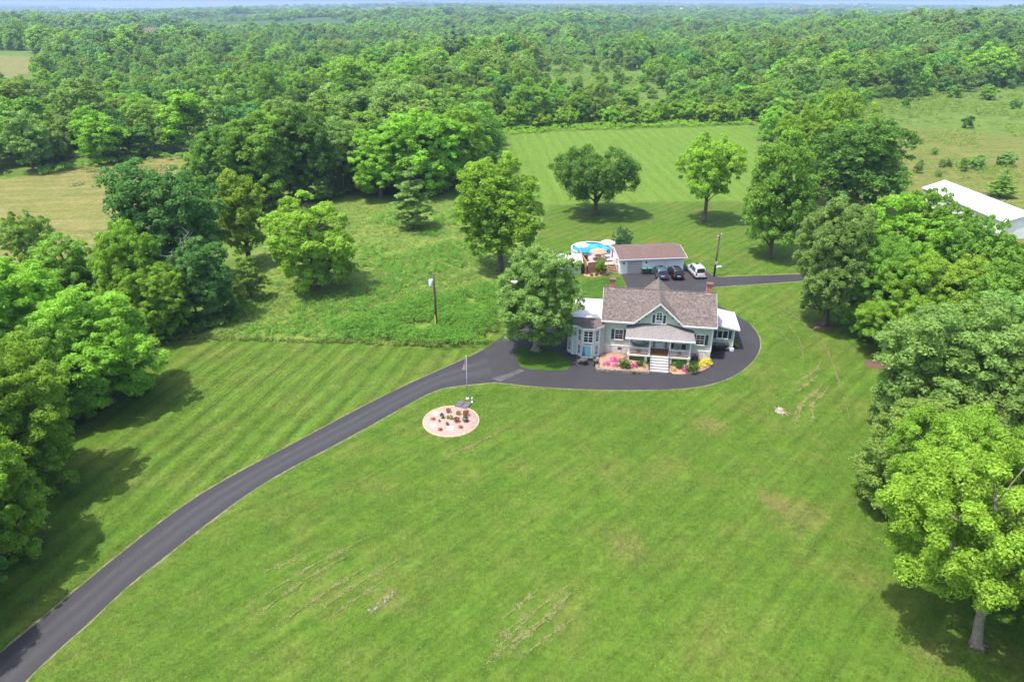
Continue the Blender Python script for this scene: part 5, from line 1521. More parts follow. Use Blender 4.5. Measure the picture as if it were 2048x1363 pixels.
for k in range(3): MB().tube([(.32 * math.cos(k * 2.1), .32 * math.sin(k * 2.1), 0), (.15 * math.cos(k * 2.1), .15 * math.sin(k * 2.1), .65)], .022, 5).build('leg', 'dark_grey', gl)
dm_ = MB().box(-.6, .6, -.85, .85, .026, .046).build('door_mat', 'black', None, HL(7.75, -2.1), TH); tag(dm_, 'large black mat on the asphalt at the right house corner', 'mat')
pt = root('patio_shrub', HL(10.35, .2, 0.02), 0, 'leafy tan green shrub at the right end of the house', 'shrub')
fm = PROTO['shrub'][0]; c = link('foliage', fm, pt); c.scale = (.42, .5, .62); c.material_slots[0].link = 'OBJECT'; c.material_slots[0].material = MATS['leaf_olive']; link('stem', PROTO['shrub'][1], pt).scale = (.42, .5, .62)
def blue_cooler(p, label):
    o = root('cooler', p, TH, label, 'cooler'); MB().box(-.25, .25, -.16, .16, 0, .28).build('body', 'transformer', o, bev=.02); MB().box(-.26, .26, -.17, .17, .28, .35).build('lid', 'white_trim', o, bev=.015)
blue_cooler(HL(9.7, -.75, 0.02), 'small pale blue cooler at the right house corner')
tc = root('trash_barrel', zz1(425, 888, .02), 0, 'black trash barrel at the left end of the stone wall', 'bin')
MB().lathe([(0, 0), (.26, 0), (.31, .75), (.27, .75), (.25, .7), (0, .7)], 14).build('body', 'black', tc, smooth=True); MB().lathe([(.33, .74), (.35, .78), (.2, .86), (0, .88)], 14).build('lid', 'dark_grey', tc, smooth=True)
def umbrella(p, r, z0, mat, label, closed=False, pole_h=2.4, seg=8):
    o = root('patio_umbrella', p, .2, label, 'umbrella')
    MB().tube([(0, 0, 0), (0, 0, pole_h)], .03, 8).build('pole', 'white_trim', o)
    MB().lathe([(0, 0), (.26, 0), (.26, .08), (.05, .12), (0, .12)], 12).build('base', 'dark_grey', o)
    if closed: MB().lathe([(.03, pole_h), (.09, pole_h - .15), (.2, pole_h - 1.25), (.12, pole_h - 1.3)], 10).build('canopy', mat, o, smooth=True)
    else:
        MB().lathe([(.0, pole_h + .05), (r * .5, pole_h - .2), (r, pole_h - .5), (r, pole_h - .62)], seg).build('canopy', mat, o)
        for k in range(seg):
            a = 2 * math.pi * k / seg; MB().tube([(0, 0, pole_h), (r * .97 * math.cos(a), r * .97 * math.sin(a), pole_h - .53)], .012, 4).build('rib', 'metal_grey', o)
    return o
umbrella(G(1166, 722, .02), .2, 0, 'canvas_blue', 'closed blue patio umbrella by the bay door', True, 2.1)
for k, lb in ((0, 'dark metal patio chair left of the closed blue umbrella'), (1, 'dark metal patio chair right of the closed blue umbrella')):
    o = root('patio_chair', G(1158 + k * 14, 727 + k, .02), .6 + k * 2.2, lb, 'chair')
    MB().box(-.24, .24, -.24, .24, .4, .44).build('seat', 'dark_grey', o)
    mb = MB()
    for q in range(5): mb.tube([(-.2 + q * .1, .24, .44), (-.2 + q * .1, .3, .9)], .016, 4)
    mb.tube([(-.24, .3, .9), (.24, .3, .9)], .02, 5); mb.build('backrest', 'dark_grey', o)
    for sx in (-.2, .2):
        for sy in (-.2, .2): MB().tube([(sx * 1.15, sy * 1.15, 0), (sx, sy, .42)], .016, 5).build('leg', 'dark_grey', o)
o = root('patio_table', G(1167, 728, .02), 0, 'round dark patio table under the closed blue umbrella', 'table')
MB().lathe([(.04, .7), (.5, .7), (.5, .73), (.04, .73)], 16).build('top', 'dark_grey', o)
for k in range(4): MB().tube([(.42 * math.cos(k * 1.57), .42 * math.sin(k * 1.57), 0), (.2 * math.cos(k * 1.57), .2 * math.sin(k * 1.57), .7)], .018, 5).build('leg', 'dark_grey', o)
# things half hidden behind the island tree
umbrella(G(1033, 583), 1.5, 0, 'canvas_white', 'white umbrella half hidden behind the island tree', False, 2.6)
ps = root('play_slide', G(1080, 612, .02), .3, 'bright blue play slide half hidden behind the island tree', 'slide')
mb = MB()
for i in range(9):
    f_ = i / 8; mb.v += [(x, -1.2 + 2.4 * f_, .25 + 1.75 * f_ ** 1.3 + h_) for x, h_ in ((-.32, .22), (-.28, 0), (.28, 0), (.32, .22))]
for i in range(8):
    for j in range(3): a = i * 4 + j; mb.f.append((a, a + 1, a + 5, a + 4))
mb.build('chute', 'play_blue', ps, smooth=True)
for sx in (-.35, .35): MB().tube([(sx, 1.6, 0), (sx, 1.3, 2.4)], .05, 6).build('leg', 'white_trim', ps)
for k in range(5): MB().tube([(-.35, 1.58 - k * .06, .35 + k * .38), (.35, 1.58 - k * .06, .35 + k * .38)], .03, 5).build('rung', 'white_trim', ps)

# ------------------------------------------------------------------ garage
GA = math.atan2(1.15, 10.7)
ga = root('garage', (17.70, 105.66, 0), GA, 'white three door garage with reddish brown roof behind the house', 'garage')
GL, GD = 10.75, 6.9
mb = MB(); mb.extr([(0, -.02), (GD, -.02), (GD, 2.55), (GD / 2, 3.3), (0, 2.55)], 'x', 0, GL); mb.build('wall', 'garage_white', ga)
gr_ = uv_roof('roof', [[(-.3, -.35, 2.62), (GL + .35, -.35, 2.62), (GL + .35, GD / 2, 3.45), (-.3, GD / 2, 3.45)], [(-.3, GD + .35, 2.62), (GL + .35, GD + .35, 2.62), (GL + .35, GD / 2, 3.45), (-.3, GD / 2, 3.45)]], 'shingle_garage', ga, .1)
MB().box(-.32, GL + .37, -.43, -.352, 2.46, 2.60).build('gutter', 'white_trim', gr_)
for x_, in ((-.33,), (GL + .36,)):
    for s_ in (0, 1):
        ya, yb = (-.35, GD / 2) if s_ == 0 else (GD + .35, GD / 2)
        MB().add([(x_, ya, 2.42), (x_, yb, 3.25), (x_, yb, 3.45), (x_, ya, 2.62), (x_ + .04, ya, 2.42), (x_ + .04, yb, 3.25), (x_ + .04, yb, 3.45), (x_ + .04, ya, 2.62)], [(0, 1, 2, 3), (7, 6, 5, 4), (0, 4, 5, 1), (3, 2, 6, 7), (0, 3, 7, 4), (1, 5, 6, 2)]).build('rake_board', 'white_trim', gr_)
for x0, mt in ((1.25, 'garage_door_grey'), (5.0, 'garage_door_white'), (7.75, 'garage_door_white')):
    fr = MB(); fr.box(x0 - .12, x0, -.05, 0, 0, 2.2); fr.box(x0 + 2.45, x0 + 2.57, -.05, 0, 0, 2.2); fr.box(x0 - .12, x0 + 2.57, -.05, 0, 2.2, 2.32)
    d_ = fr.build('garage_door', 'white_trim', ga)
    for k in range(5): MB().box(x0 + .003, x0 + 2.447, -.03, 0.02, .01 + k * .438, .43 + k * .438).build('door_panel', mt, d_, bev=.012)
for x in (.6, 4.35): 
    MB().box(x - .09, x + .09, -.2, 0, 1.75, 2.05).build('wall_lamp', 'black', ga)
window(ga, -.012, 2.0, 1.1, .8, .9, -math.pi / 2, 2, 1, False)
MB().box(-.05, .05, 4.0, 4.95, 0, 2.0).build('side_door', 'garage_door_white', ga)
for px, lb in ((0, 'green lidded dark wheelie bin left of its twin at the garage'), (1, 'green lidded dark wheelie bin nearest the blue car')):
    o = root('wheelie_bin', (21.65 + px * .92, 105.6 + px * .12, .02), GA, lb, 'bin', 'bins at the garage')
    mb = MB(); mb.add([(-.26, -.3, .08), (.26, -.3, .08), (.26, .28, .08), (-.26, .28, .08), (-.32, -.38, 1.0), (.32, -.38, 1.0), (.32, .34, 1.0), (-.32, .34, 1.0)], [(0, 3, 2, 1), (4, 5, 6, 7), (0, 1, 5, 4), (1, 2, 6, 5), (2, 3, 7, 6), (3, 0, 4, 7)]); mb.build('body', 'bin_dark', o)
    mb = MB(); mb.extr([(-.42, 1.0), (.36, 1.0), (.36, 1.1), (0, 1.16), (-.42, 1.07)], 'x', -.35, .35); mb.build('lid', 'bin_green', o)
    for sx in (-.3, .3): mb = MB(); mb.tube([(sx - .04, .3, .12), (sx + .04, .3, .12)], .12, 12); mb.build('wheel', 'rubber', o)

# ------------------------------------------------------------------ vehicles (front towards +y)
def loft(secs, caps=True):
    mb = MB(); n_ = len(secs[0])
    for s_ in secs: mb.v += s_
    for i in range(len(secs) - 1):
        for k in range(n_): mb.f.append((i * n_ + k, i * n_ + (k + 1) % n_, (i + 1) * n_ + (k + 1) % n_, (i + 1) * n_ + k))
    if caps: mb.f += [tuple(range(n_ - 1, -1, -1)), tuple((len(secs) - 1) * n_ + k for k in range(n_))]
    return mb
def sec(y, w, z0, z1, r=.14):
    p = [(-w, z0 + r), (-w, z1 - r), (-w + r * .7, z1 - r * .25), (-w + r * 1.6, z1), (w - r * 1.6, z1), (w - r * .7, z1 - r * .25), (w, z1 - r), (w, z0 + r), (w - r, z0), (-w + r, z0)]
    return [(x, y, z) for x, z in p]
def suv(p, rz, mat, label, L=4.75, wd=.93, hb=1.05, ht=1.72, rails=True, roof_mat=None, hood=1.0, plate=True):
    o = root('parked_car', p, rz, label, 'car', 'cars parked before the garage')
    body = loft([sec(.0, wd * .86, .42, hb * .86), sec(.12, wd * .96, .34, hb * .96), sec(.6, wd, .30, hb), sec(1.6, wd, .28, hb), sec(L - 1.5, wd, .28, hb - .02), sec(L - .5, wd * .96, .30, hb * hood - .12), sec(L - .12, wd * .90, .36, hb * hood - .24), sec(L, wd * .8, .42, hb * hood - .36)])
    bo = body.build('body', mat, o, smooth=True)
    y0, y1, ya, yb = .06, L - 1.45, .42, L - 2.15
    wb, wt = wd * .95, wd * .76
    z0, z1 = hb - .06, ht
    def cab(f_):   # cabin corners at height fraction
        return (y0 + (ya - y0) * f_, y1 + (yb - y1) * f_, wb + (wt - wb) * f_, z0 + (z1 - z0) * f_)
    secs = []
    for f_ in (0, .35, .7, .92, 1.0):
        a, b_, w, z = cab(min(f_, .97) if f_ < 1 else 1.02)
        ins = 0 if f_ < 1 else .10
        r_ = .12
        secs.append([(-w + ins, a + r_ + ins, z), (-w + r_ + ins, a + ins, z), (w - r_ - ins, a + ins, z), (w - ins, a + r_ + ins, z), (w - ins, b_ - r_ - ins, z), (w - r_ - ins, b_ - ins, z), (-w + r_ + ins, b_ - ins, z), (-w + ins, b_ - r_ - ins, z)])
    loft(secs).build('cabin', roof_mat or mat, o, smooth=True)
    def glass(name, q):
        n_ = (Vector(q[1]) - Vector(q[0])).cross(Vector(q[2]) - Vector(q[0])).normalized() * .012
        c_ = sum((Vector(k) for k in q), Vector()) / 4
        if n_.dot(c_ - Vector((0, L / 2, z0))) < 0: n_ = -n_
        MB().add([Vector(k) + n_ for k in q] + [Vector(k) - n_ * 2 for k in q], [(0, 1, 2, 3), (0, 4, 5, 1), (1, 5, 6, 2), (2, 6, 7, 3), (3, 7, 4, 0)]).build(name, 'glass', o)
    fa, fb = .14, .86
    A, B = cab(fa), cab(fb)
    glass('rear_window', [(-A[2] + .16, A[0] - .005, A[3]), (A[2] - .16, A[0] - .005, A[3]), (B[2] - .16, B[0] - .005, B[3]), (-B[2] + .16, B[0] - .005, B[3])])
    glass('windshield', [(-A[2] + .14, A[1] + .005, A[3]), (A[2] - .14, A[1] + .005, A[3]), (B[2] - .14, B[1] + .005, B[3]), (-B[2] + .14, B[1] + .005, B[3])])
    for sx in (-1, 1):
        cuts = [(.05, .27), (.31, .60), (.64, .95)]
        for u0, u1 in cuts:
            ln = lambda C, u_: C[0] + .14 + (C[1] - C[0] - .28) * u_
            glass('side_window', [(sx * (A[2] + .002), ln(A, u0), A[3]), (sx * (A[2] + .002), ln(A, u1), A[3]), (sx * (B[2] + .002), ln(B, u1), B[3]), (sx * (B[2] + .002), ln(B, u0), B[3])])
        for yw in (.95, L - .95):
            wh = MB(); wh.lathe([(.20, -.11), (.33, -.11), (.36, -.06), (.36, .06), (.33, .11), (.20, .11)], 18)
            me = wh.mesh('wheel', True); w_ = link('wheel', me, o, 'rubber', (sx * (wd - .09), yw, .36)); w_.rotation_euler = (0, math.pi / 2, 0)
            me = MB().lathe([(0, .085), (.08, .1), (.2, .08), (.225, .1), (.225, -.1), (0, -.1)], 14).mesh('rim', True); rm = link('rim', me, w_, 'chrome'); rm.rotation_euler = (0, 0 if sx > 0 else math.pi, 0)
        MB().box(sx * wd * .80 - .11, sx * wd * .80 + .11, -.03, .12, hb - .42, hb - .05).build('tail_light', 'tail_red', o, bev=.02)
        MB().box(sx * wd * .70 - .14, sx * wd * .70 + .14, L - .16, L - .02, hb - .5, hb - .34).build('headlight', 'plate', o, bev=.02)
        MB().box(sx * (wd + .02) - .09, sx * (wd + .02) + .09, y1 - .55, y1 - .40, hb - .02, hb + .13).build('mirror', mat, o, bev=.02)
        if rails: MB().tube([(sx * (wt - .05), ya + .15, z1 + .07), (sx * (wt - .05), yb - .1, z1 + .07)], .022, 5).build('roof_rail', 'chrome' if mat != 'paint_black' else 'metal_grey', o)
    MB().box(-wd * .9, wd * .9, -.07, .16, .36, .60).build('bumper', mat, o, bev=.04)
    MB().box(-.26, .26, -.028, .02, hb - .36, hb - .22).build('licence_plate', 'plate', o)
    MB().box(-.30, .30, yb - .75, yb - .15, z1 + .035, z1 + .05).build('sunroof', 'glass', o)
    return o
suv((24.15, 102.55, .02), -.02, 'paint_blue', 'dark blue grey car nearest the wheelie bins', 4.9, .95, 1.06, 1.66)
suv((26.75, 102.55, .02), .04, 'paint_black', 'black car with red tail lights in the middle of the three', 4.7, .94, 1.06, 1.66)
suv((30.42, 103.15, .02), .10, 'paint_silver', 'silver white car parked beside the second utility pole', 4.9, .96, 1.10, 1.84)

# ------------------------------------------------------------------ pool, deck, shed
pc = Vector((14.05, 115.1, 0)); pr_ = 3.55
po = root('swimming_pool', pc, 0, 'round white walled above ground pool with blue water', 'pool')
MB().lathe([(pr_, -.02), (pr_, 1.28), (pr_ - .06, 1.28)], 40).build('pool_wall', 'pool_white', po, smooth=False)
MB().lathe([(pr_ - .12, 1.27), (pr_ + .1, 1.27), (pr_ + .1, 1.34), (pr_ - .12, 1.34), (pr_ - .12, 1.27)], 40).build('top_rail', 'white_trim', po)
MB().lathe([(pr_ - .08, 1.27), (pr_ - .08, .5), (0, .5)], 40).build('liner', 'pool_liner', po)
MB().lathe([(pr_ - .082, 1.08), (pr_ * .5, 1.08), (0, 1.08)], 40).build('water', 'pool_water', po)
for k in range(16):
    a = 2 * math.pi * k / 16; MB().box(-.05, .05, -.07, .07, 0, 1.27).build('upright', 'white_trim', po, (math.cos(a) * (pr_ + .05), math.sin(a) * (pr_ + .05), 0), a)
lad = MB()
for s_ in (-.25, .25): lad.tube([(s_, -pr_ - .5, 1.2), (s_, -pr_ - .4, 2.0), (s_, -pr_ + .4, 2.0), (s_, -pr_ + .5, .6)], .03, 6)
lad.build('ladder', 'white_trim', po)
dk = root('pool_deck', (0, 0, 0), 0, 'raised wooden deck between the pool and the garage', 'deck')
DK = [(12.35, 105.7), (17.1, 107.3), (17.3, 112.6), (16.2, 112.0), (14.9, 111.6), (13.4, 111.55), (11.9, 112.2), (11.5, 111.4)]
MB().prism(DK, 1.1, 1.2).build('deck_floor', 'deck_floor', dk)
MB().prism([(12.5, 105.85), (16.95, 107.4), (16.95, 110.5), (12.1, 110.5)], -.02, 1.09).build('deck_skirt', 'wood_fence', dk)
def board_run(parent, x0, y0, x1, y1, z0, z1, mat, name='fence_board', bw=.15, gap=.015, cap=True):
    L = math.hypot(x1 - x0, y1 - y0); a = math.atan2(y1 - y0, x1 - x0); k = int(L / (bw + gap))
    me = MB().box(-bw / 2, bw / 2, -.012, .012, z0, z1).mesh(name); me.materials.append(MATS[mat])
    for i in range(k):
        s_ = (i + .5) * L / k; o = link(name, me, parent, None, (x0 + math.cos(a) * s_, y0 + math.sin(a) * s_, random.uniform(-.02, .02)), a)
    if cap:
        mb = MB()
        for z in (z0 + .25, z1 - .25): mb.box(0, L, .013, .06, z, z + .09)
        mb.box(-.02, L + .02, -.05, .09, z1 + .022, z1 + .062); mb.build('fence_rail', mat, parent, (x0, y0, 0), a)
pf = root('privacy_fence', (0, 0, 0), 0, 'tall brown board fence along the left side of the deck', 'fence')
board_run(pf, 12.15, 105.2, 11.35, 111.3, .05, 2.35, 'wood_fence')
rf_ = root('deck_railing', (0, 0, 0), 0, 'wooden railing along the front of the pool deck', 'railing')
board_run(rf_, 12.4, 105.62, 15.3, 106.6, .05, 1.95, 'wood_fence')
rg2 = root('deck_railing', (0, 0, 0), 0, 'short wooden railing on the right side of the deck', 'railing')
board_run(rg2, 16.95, 110.3, 17.25, 112.4, 1.2, 2.1, 'wood_fence')
st = root('deck_stairs', (16.45, 106.9, 0), .28, 'wooden deck stairs beside the garage wall', 'stairs')
for k in range(5): MB().box(-.7, .7, -1.0 + k * .25, -.72 + k * .25, .18 + k * .2, .23 + k * .2).build('step', 'wood_pale', st)
for s_ in (-.75, .75): MB().add([(s_ - .03, -1.05, 0), (s_ + .03, -1.05, 0), (s_ + .03, .3, 0), (s_ - .03, .3, 0), (s_ - .03, -1.05, .2), (s_ + .03, -1.05, .2), (s_ + .03, .3, 1.15), (s_ - .03, .3, 1.15)], [(0, 3, 2, 1), (4, 5, 6, 7), (0, 1, 5, 4), (1, 2, 6, 5), (2, 3, 7, 6), (3, 0, 4, 7)]).build('stringer', 'wood_pale', st)
sg = MB(); sg.tube([(-.75, -1.0, .1), (-.75, -1.0, 1.2)], .05, 6); sg.tube([(.75, -1.0, .1), (.75, -1.0, 1.2)], .05, 6); sg.tube([(-.75, -1.0, 1.15), (-.75, .3, 2.1)], .04, 6); sg.tube([(.75, -1.0, 1.15), (.75, .3, 2.1)], .04, 6); sg.tube([(-.75, -1, .3), (.75, -1, 1.1)], .03, 5); sg.build('stair_rail', 'wood_pale', st)
MB().prism([(15.7, 105.75), (17.55, 106.05), (17.5, 106.5), (15.6, 106.2)], 0.0, .09).build('landing', 'concrete', st).parent = None
ld = [o for o in bpy.data.objects if o.name == 'landing'][0]; ld.name = 'paving_slab'; tag(ld, 'pale concrete slab at the foot of the deck stairs', 'slab')
umbrella(Vector((11.95, 111.9, 1.2)), 1.3, 0, 'canvas_white', 'white umbrella standing at the left rim of the pool', False, 2.25)
umbrella(Vector((16.6, 113.2, 1.2)), 1.3, 0, 'canvas_white', 'white umbrella standing at the right rim of the pool', False, 2.25)
umbrella(Vector((14.5, 109.3, 1.2)), 1.45, 0, 'canvas_orange', 'orange umbrella open over the pool deck', False, 2.0)
o = root('deck_table', (14.5, 109.3, 1.2), 0, 'round table under the orange umbrella', 'table')
MB().lathe([(.04, .7), (.6, .7), (.6, .74), (.04, .74)], 16).build('top', 'pool_white', o)
for k in range(4): MB().tube([(.4 * math.cos(k * 1.57), .4 * math.sin(k * 1.57), 0), (.3 * math.cos(k * 1.57), .3 * math.sin(k * 1.57), .7)], .025, 5).build('leg', 'metal_grey', o)
o = root('deck_grill', (12.35, 108.9, 1.2), .1, 'black barbecue grill against the tall deck fence', 'grill')
MB().box(-.3, .3, -.5, .5, .1, .8).build('cabinet', 'black', o); mb = MB(); mb.extr([(-.3, .8), (.3, .8), (.28, 1.0), (.1, 1.18), (-.2, 1.15), (-.3, 1.0)], 'y', -.45, .45); mb.build('hood', 'dark_grey', o)
for sx in (-.25, .25):
    for sy in (-.42, .42): MB().tube([(sx, sy, 0), (sx, sy, .12)], .04, 6).build('caster', 'rubber', o)
for k, (x, y) in enumerate(((16.3, 108.6), (16.1, 110.2))):
    o = root('deck_lounger', (x, y, 1.2), 1.9 + k * .3, 'white deck lounger %s the garage wall' % ('nearest the stairs beside' if k == 0 else 'nearest the water beside'), 'lounger')
    MB().box(-.3, .3, -.6, .35, .28, .36).build('seat', 'pool_white', o); MB().add([(-.3, .35, .3), (.3, .35, .3), (.3, .95, .8), (-.3, .95, .8), (-.3, .38, .24), (.3, .38, .24), (.3, .98, .74), (-.3, .98, .74)], [(0, 1, 2, 3), (7, 6, 5, 4), (0, 4, 5, 1), (2, 6, 7, 3), (0, 3, 7, 4), (1, 5, 6, 2)]).build('backrest', 'pool_white', o)
    for sx in (-.25, .25):
        for sy in (-.5, .3): MB().tube([(sx, sy, 0), (sx, sy, .3)], .025, 5).build('leg', 'pool_white', o)
sh = root('garden_shed', (9.35, 105.6, 0), .02, 'small pale green shed with white metal roof left of the deck', 'shed')
mb = MB(); mb.extr([(0, -.02), (2.6, -.02), (2.6, 2.45), (0, 2.1)], 'x', -1.7, 2.0); mb.build('wall', 'siding', sh)
uv_roof('roof', [[(-1.95, -.4, 2.1), (2.25, -.4, 2.1), (2.25, 2.9, 2.56), (-1.95, 2.9, 2.56)]], 'shed_roof_white', sh, .08)
window(sh, .9, -.012, 1.05, .8, .75, 0, 1, 2, False); window(sh, -.6, -.012, 1.05, .8, .75, 0, 1, 2, False)
MB().box(-.02, .62, -.03, 0, 0, 1.85).build('shed_door', 'white_trim', sh, (-1.6 + .0, 0, 0))
def gz(a, b_, z=0.): return G(1120 + a / 13.63, 470 + b_ / 13.63, z)
bed('shrub_bed', [gz(590, 1080), gz(760, 1000), gz(900, 1040), gz(1280, 1010), gz(1330, 1050), gz(1180, 1110), gz(830, 1150)], 'peach_gravel', 'narrow gravel bed along the front of the pool deck', .06)
hero('young_tree', 1201, 549, 514, 26, 'young', 'leaf_bright', 'slender young tree planted in front of the pool deck')
for a, b_, lb in ((860, 1120, 'small round shrub in front of the deck near the shed'), (985, 1110, 'small round shrub in front of the deck beside the slender tree')):
    shrub('deck_shrub', gz(a, b_), .6, .62, 'boxwood', 'leaf_box', lb, 'shrubs before the deck')
p = G(1243, 498); shrub('arborvitae', p, 4.2, 3.7, 'boxwood', 'leaf_ever', 'big dark rounded evergreen behind the garage', None, 'shrub')
# ------------------------------------------------------------------ barn
ba = root('barn', (92.2, 124.4, 0), R(2.2), 'long white metal barn with low gable roof at the right edge', 'barn')
BL, BW = 26.0, 8.6
mb = MB(); mb.extr([(0, -.02), (BW, -.02), (BW, 3.4), (BW / 2, 4.75), (0, 3.4)], 'y', 0, BL); mb.build('wall', 'barn_white', ba)
br_ = uv_roof('roof', [[(-.3, -.4, 3.35), (-.3, BL + .4, 3.35), (BW / 2, BL + .4, 4.88), (BW / 2, -.4, 4.88)], [(BW + .3, -.4, 3.35), (BW + .3, BL + .4, 3.35), (BW / 2, BL + .4, 4.88), (BW / 2, -.4, 4.88)]], 'barn_white', ba, .08)
MB().box(BW / 2 - .25, BW / 2 + .25, -.42, BL + .42, 4.86, 4.93).build('ridge_cap', 'white_trim', br_)
MB().box(-.40, -.31, -.4, BL + .4, 3.2, 3.34).build('gutter', 'metal_grey', br_)
for y in (4, 10, 16, 22): MB().box(-.03, .0, y, y + 1.2, 1.3, 2.3).build('window', 'glass', ba)
MB().box(2.6, 6.0, -.06, 0, 0, 3.0).build('sliding_door', 'garage_door_white', ba)

# ------------------------------------------------------------------ poles, flag, flower circle, small things
def wire_run(mb, a, b_, sag, r=.009, n_=14):
    pts = [Vector(a).lerp(Vector(b_), i / n_) - Vector((0, 0, sag * 4 * (i / n_) * (1 - i / n_))) for i in range(n_ + 1)]
    mb.tube(pts, r, 4, False)
p = G(873, 655); h = height_at(p.y, 549)
up_ = root('utility_pole', p, 0, 'dark wooden utility pole with grey transformer in the weeds', 'pole')
MB().tube([(0, 0, -.2), (0, 0, h)], [.17, .12], 10).build('post', 'pole_wood', up_, smooth=True)
tf = MB().lathe([(0, 0), (.26, 0), (.28, .06), (.28, .8), (.24, .88), (0, .9)], 16, (-.42, -.05, h - 1.55)).build('transformer', 'transformer', up_, smooth=True)
MB().lathe([(.05, 0), (.08, .06), (.05, .12), (.08, .18), (.03, .26), (0, .26)], 10, (-.5, -.1, h - .66)).build('bushing', 'pale_wood', tf)
MB().tube([(.0, 0, h - .3), (.35, .1, h + .25)], .04, 6).build('bracket', 'pale_wood', up_)
MB().tube([(-.05, 0, h - .2), (-.12, .0, h + .2)], .04, 6).build('insulator', 'metal_grey', up_)
MB().tube([(-.05, -.9, 0), (-.05, -.45, 2.1)], .05, 6).build('guy_marker', 'marker_yellow', up_)
MB().tube([(-.05, -.45, 2.1), (0, -.05, h - 1)], .012, 4).build('guy_wire', 'wire', up_)
MB().box(-.12, .12, -.25, -.12, 1.0, 1.4).build('meter_box', 'dark_grey', up_)
p2 = G(1428, 552); h2 = height_at(p2.y, 468)
u2 = root('utility_pole', p2, 0, 'brown utility pole with crossarm beside the silver car', 'pole')
MB().tube([(0, 0, -.2), (0, 0, h2)], [.17, .12], 10).build('post', 'pole_wood', u2, smooth=True)
for z in (h2 - .25, h2 - .75): MB().box(-.95, .95, -.06, .06, z - .06, z + .06).build('crossarm', 'pale_wood', u2, None, .9)
for k in range(3):
    for z in (h2 - .19,):
        MB().lathe([(.03, 0), (.06, .05), (.03, .1), (.06, .15), (0, .2)], 8).build('insulator', 'white_trim', u2, ((k - 1) * .75 * math.cos(.9), (k - 1) * .75 * math.sin(.9), z))
MB().box(-.15, .15, -.28, -.13, 2.1, 2.55).build('meter_box', 'metal_grey', u2)
MB().box(.1, .3, -.1, .1, h2 - 2.3, h2 - 2.0).build('lamp', 'metal_grey', u2)
pb = MB().box(-.45, .45, -.3, .3, 0, .35).build('utility_box', 'metal_grey', None, G(1438, 536), .3, bev=.03); tag(pb, 'small grey utility box in the grass behind the second pole', 'box')
wl = MB(); wire_run(wl, (p.x, p.y, h - .1), (-95, 92, h + .5), 1.2); wire_run(wl, (p.x, p.y, h - 1.0), (-95, 92, h - .6), 1.4)
tag(wl.build('power_line', 'wire'), 'thin power lines running left from the transformer pole', 'wire')
wl = MB(); wire_run(wl, (p2.x, p2.y, h2 - .2), (120, 112, h2), 1.4); wire_run(wl, (p2.x + .5, p2.y + .5, h2 - .2), (120, 113, h2), 1.4)
tag(wl.build('power_line', 'wire'), 'thin power lines running right from the crossarm pole', 'wire')
# flower circle
fc = Vector((-6.5, 61.55, 0)); FR = 2.95
mb = MB(); mb.lathe([(FR, 0.0), (FR - .05, .07), (FR * .6, .14), (0, .16)], 48); tag(mb.build('flower_circle', 'pink_gravel', None, fc, smooth=True), 'round pink gravel flower bed in the front lawn', 'flower bed')
mb = MB()
mb.lathe([(FR - .06, .02), (FR - .05, .10), (FR + .07, .10), (FR + .09, .0)], 48); tag(mb.build('bed_edging', 'tan_edge', None, fc, smooth=True), 'tan edging ring around the round flower bed', 'edging')
def kz(a, b_, z=.12): return G(840 + a / 7.569, 700 + b_ / 7.569, z)
for a, b_, w, h_, key, mt, lb, ct in [
        (432, 940, .62, .6, 'shrub', 'leaf_bronze', 'bronze topped shrub at the back of the round bed', 'shrub'), (580, 970, .62, .5, 'shrub', 'leaf_grey', 'grey green shrub right of the bronze back shrub', 'shrub'),
        (695, 985, .78, .7, 'shrub', 'leaf_bronze', 'largest bronze shrub by the dark slab', 'shrub'), (340, 1030, .56, .7, 'shrub', 'leaf_ever', 'tall dark green shrub on the left of the round bed', 'shrub'),
        (425, 1035, .4, .4, 'shrub', 'leaf_grey', 'small grey shrub in the middle of the round bed', 'shrub'), (475, 1045, .5, .5, 'shrub', 'leaf_grey', 'grey shrub at the centre of the round bed', 'shrub'),
        (558, 1085, .72, .7, 'shrub', 'leaf_bronze', 'bronze shrub right of the bed centre', 'shrub'), (690, 1080, .72, .65, 'shrub', 'leaf_ever', 'dark green shrub on the right of the round bed', 'shrub'),
        (295, 1085, .3, .3, 'shrub', 'leaf_dark', 'tiny dark plant left of the bed centre', 'plant'), (415, 1135, .42, .45, 'shrub', 'leaf_bronze', 'small bronze plant at the front of the bed', 'plant'),
        (197, 1050, .62, .28, 'flowers', 'petal_red', 'red flowers on the left side of the round bed', 'flowers'), (308, 1205, .58, .26, 'flowers', 'petal_red', 'red flowers at the front of the round bed', 'flowers'),
        (615, 1170, .6, .3, 'flowers', 'petal_red', 'red flowers at the right front of the round bed', 'flowers')]:
    shrub('bed_flowers' if ct == 'flowers' else 'bed_shrub', kz(a, b_), h_, w, key, mt, lb, 'plants in the round bed', ct)
for a, b_, w, lb in ((240, 960, .62, 'flat white stone at the back left of the round bed'), (208, 1145, .55, 'flat white stone at the left front of the round bed'), (460, 1190, .72, 'largest flat white stone at the front of the round bed')):
    o = MB(); o.box(-.5, .5, -.5, .5, 0, .5); me = o.mesh('white_stone', True, .16); ob = link('white_stone', me, None, 'canvas_white', kz(a, b_, .1)); ob.scale = (w, w * .9, .25); ob.rotation_euler = (0, 0, a * .01); tag(ob, lb, 'stone')
sp_ = root('slab_pad', (-5.42, 64.72, .03), R(-22), 'two dark slabs lying at the back of the round bed', 'slab')
for s_ in (-1, 1): MB().box(s_ * .40 - .36, s_ * .40 + .36, -.62, .62, .06, .14).build('slab', 'slate_pad', sp_, bev=.02)
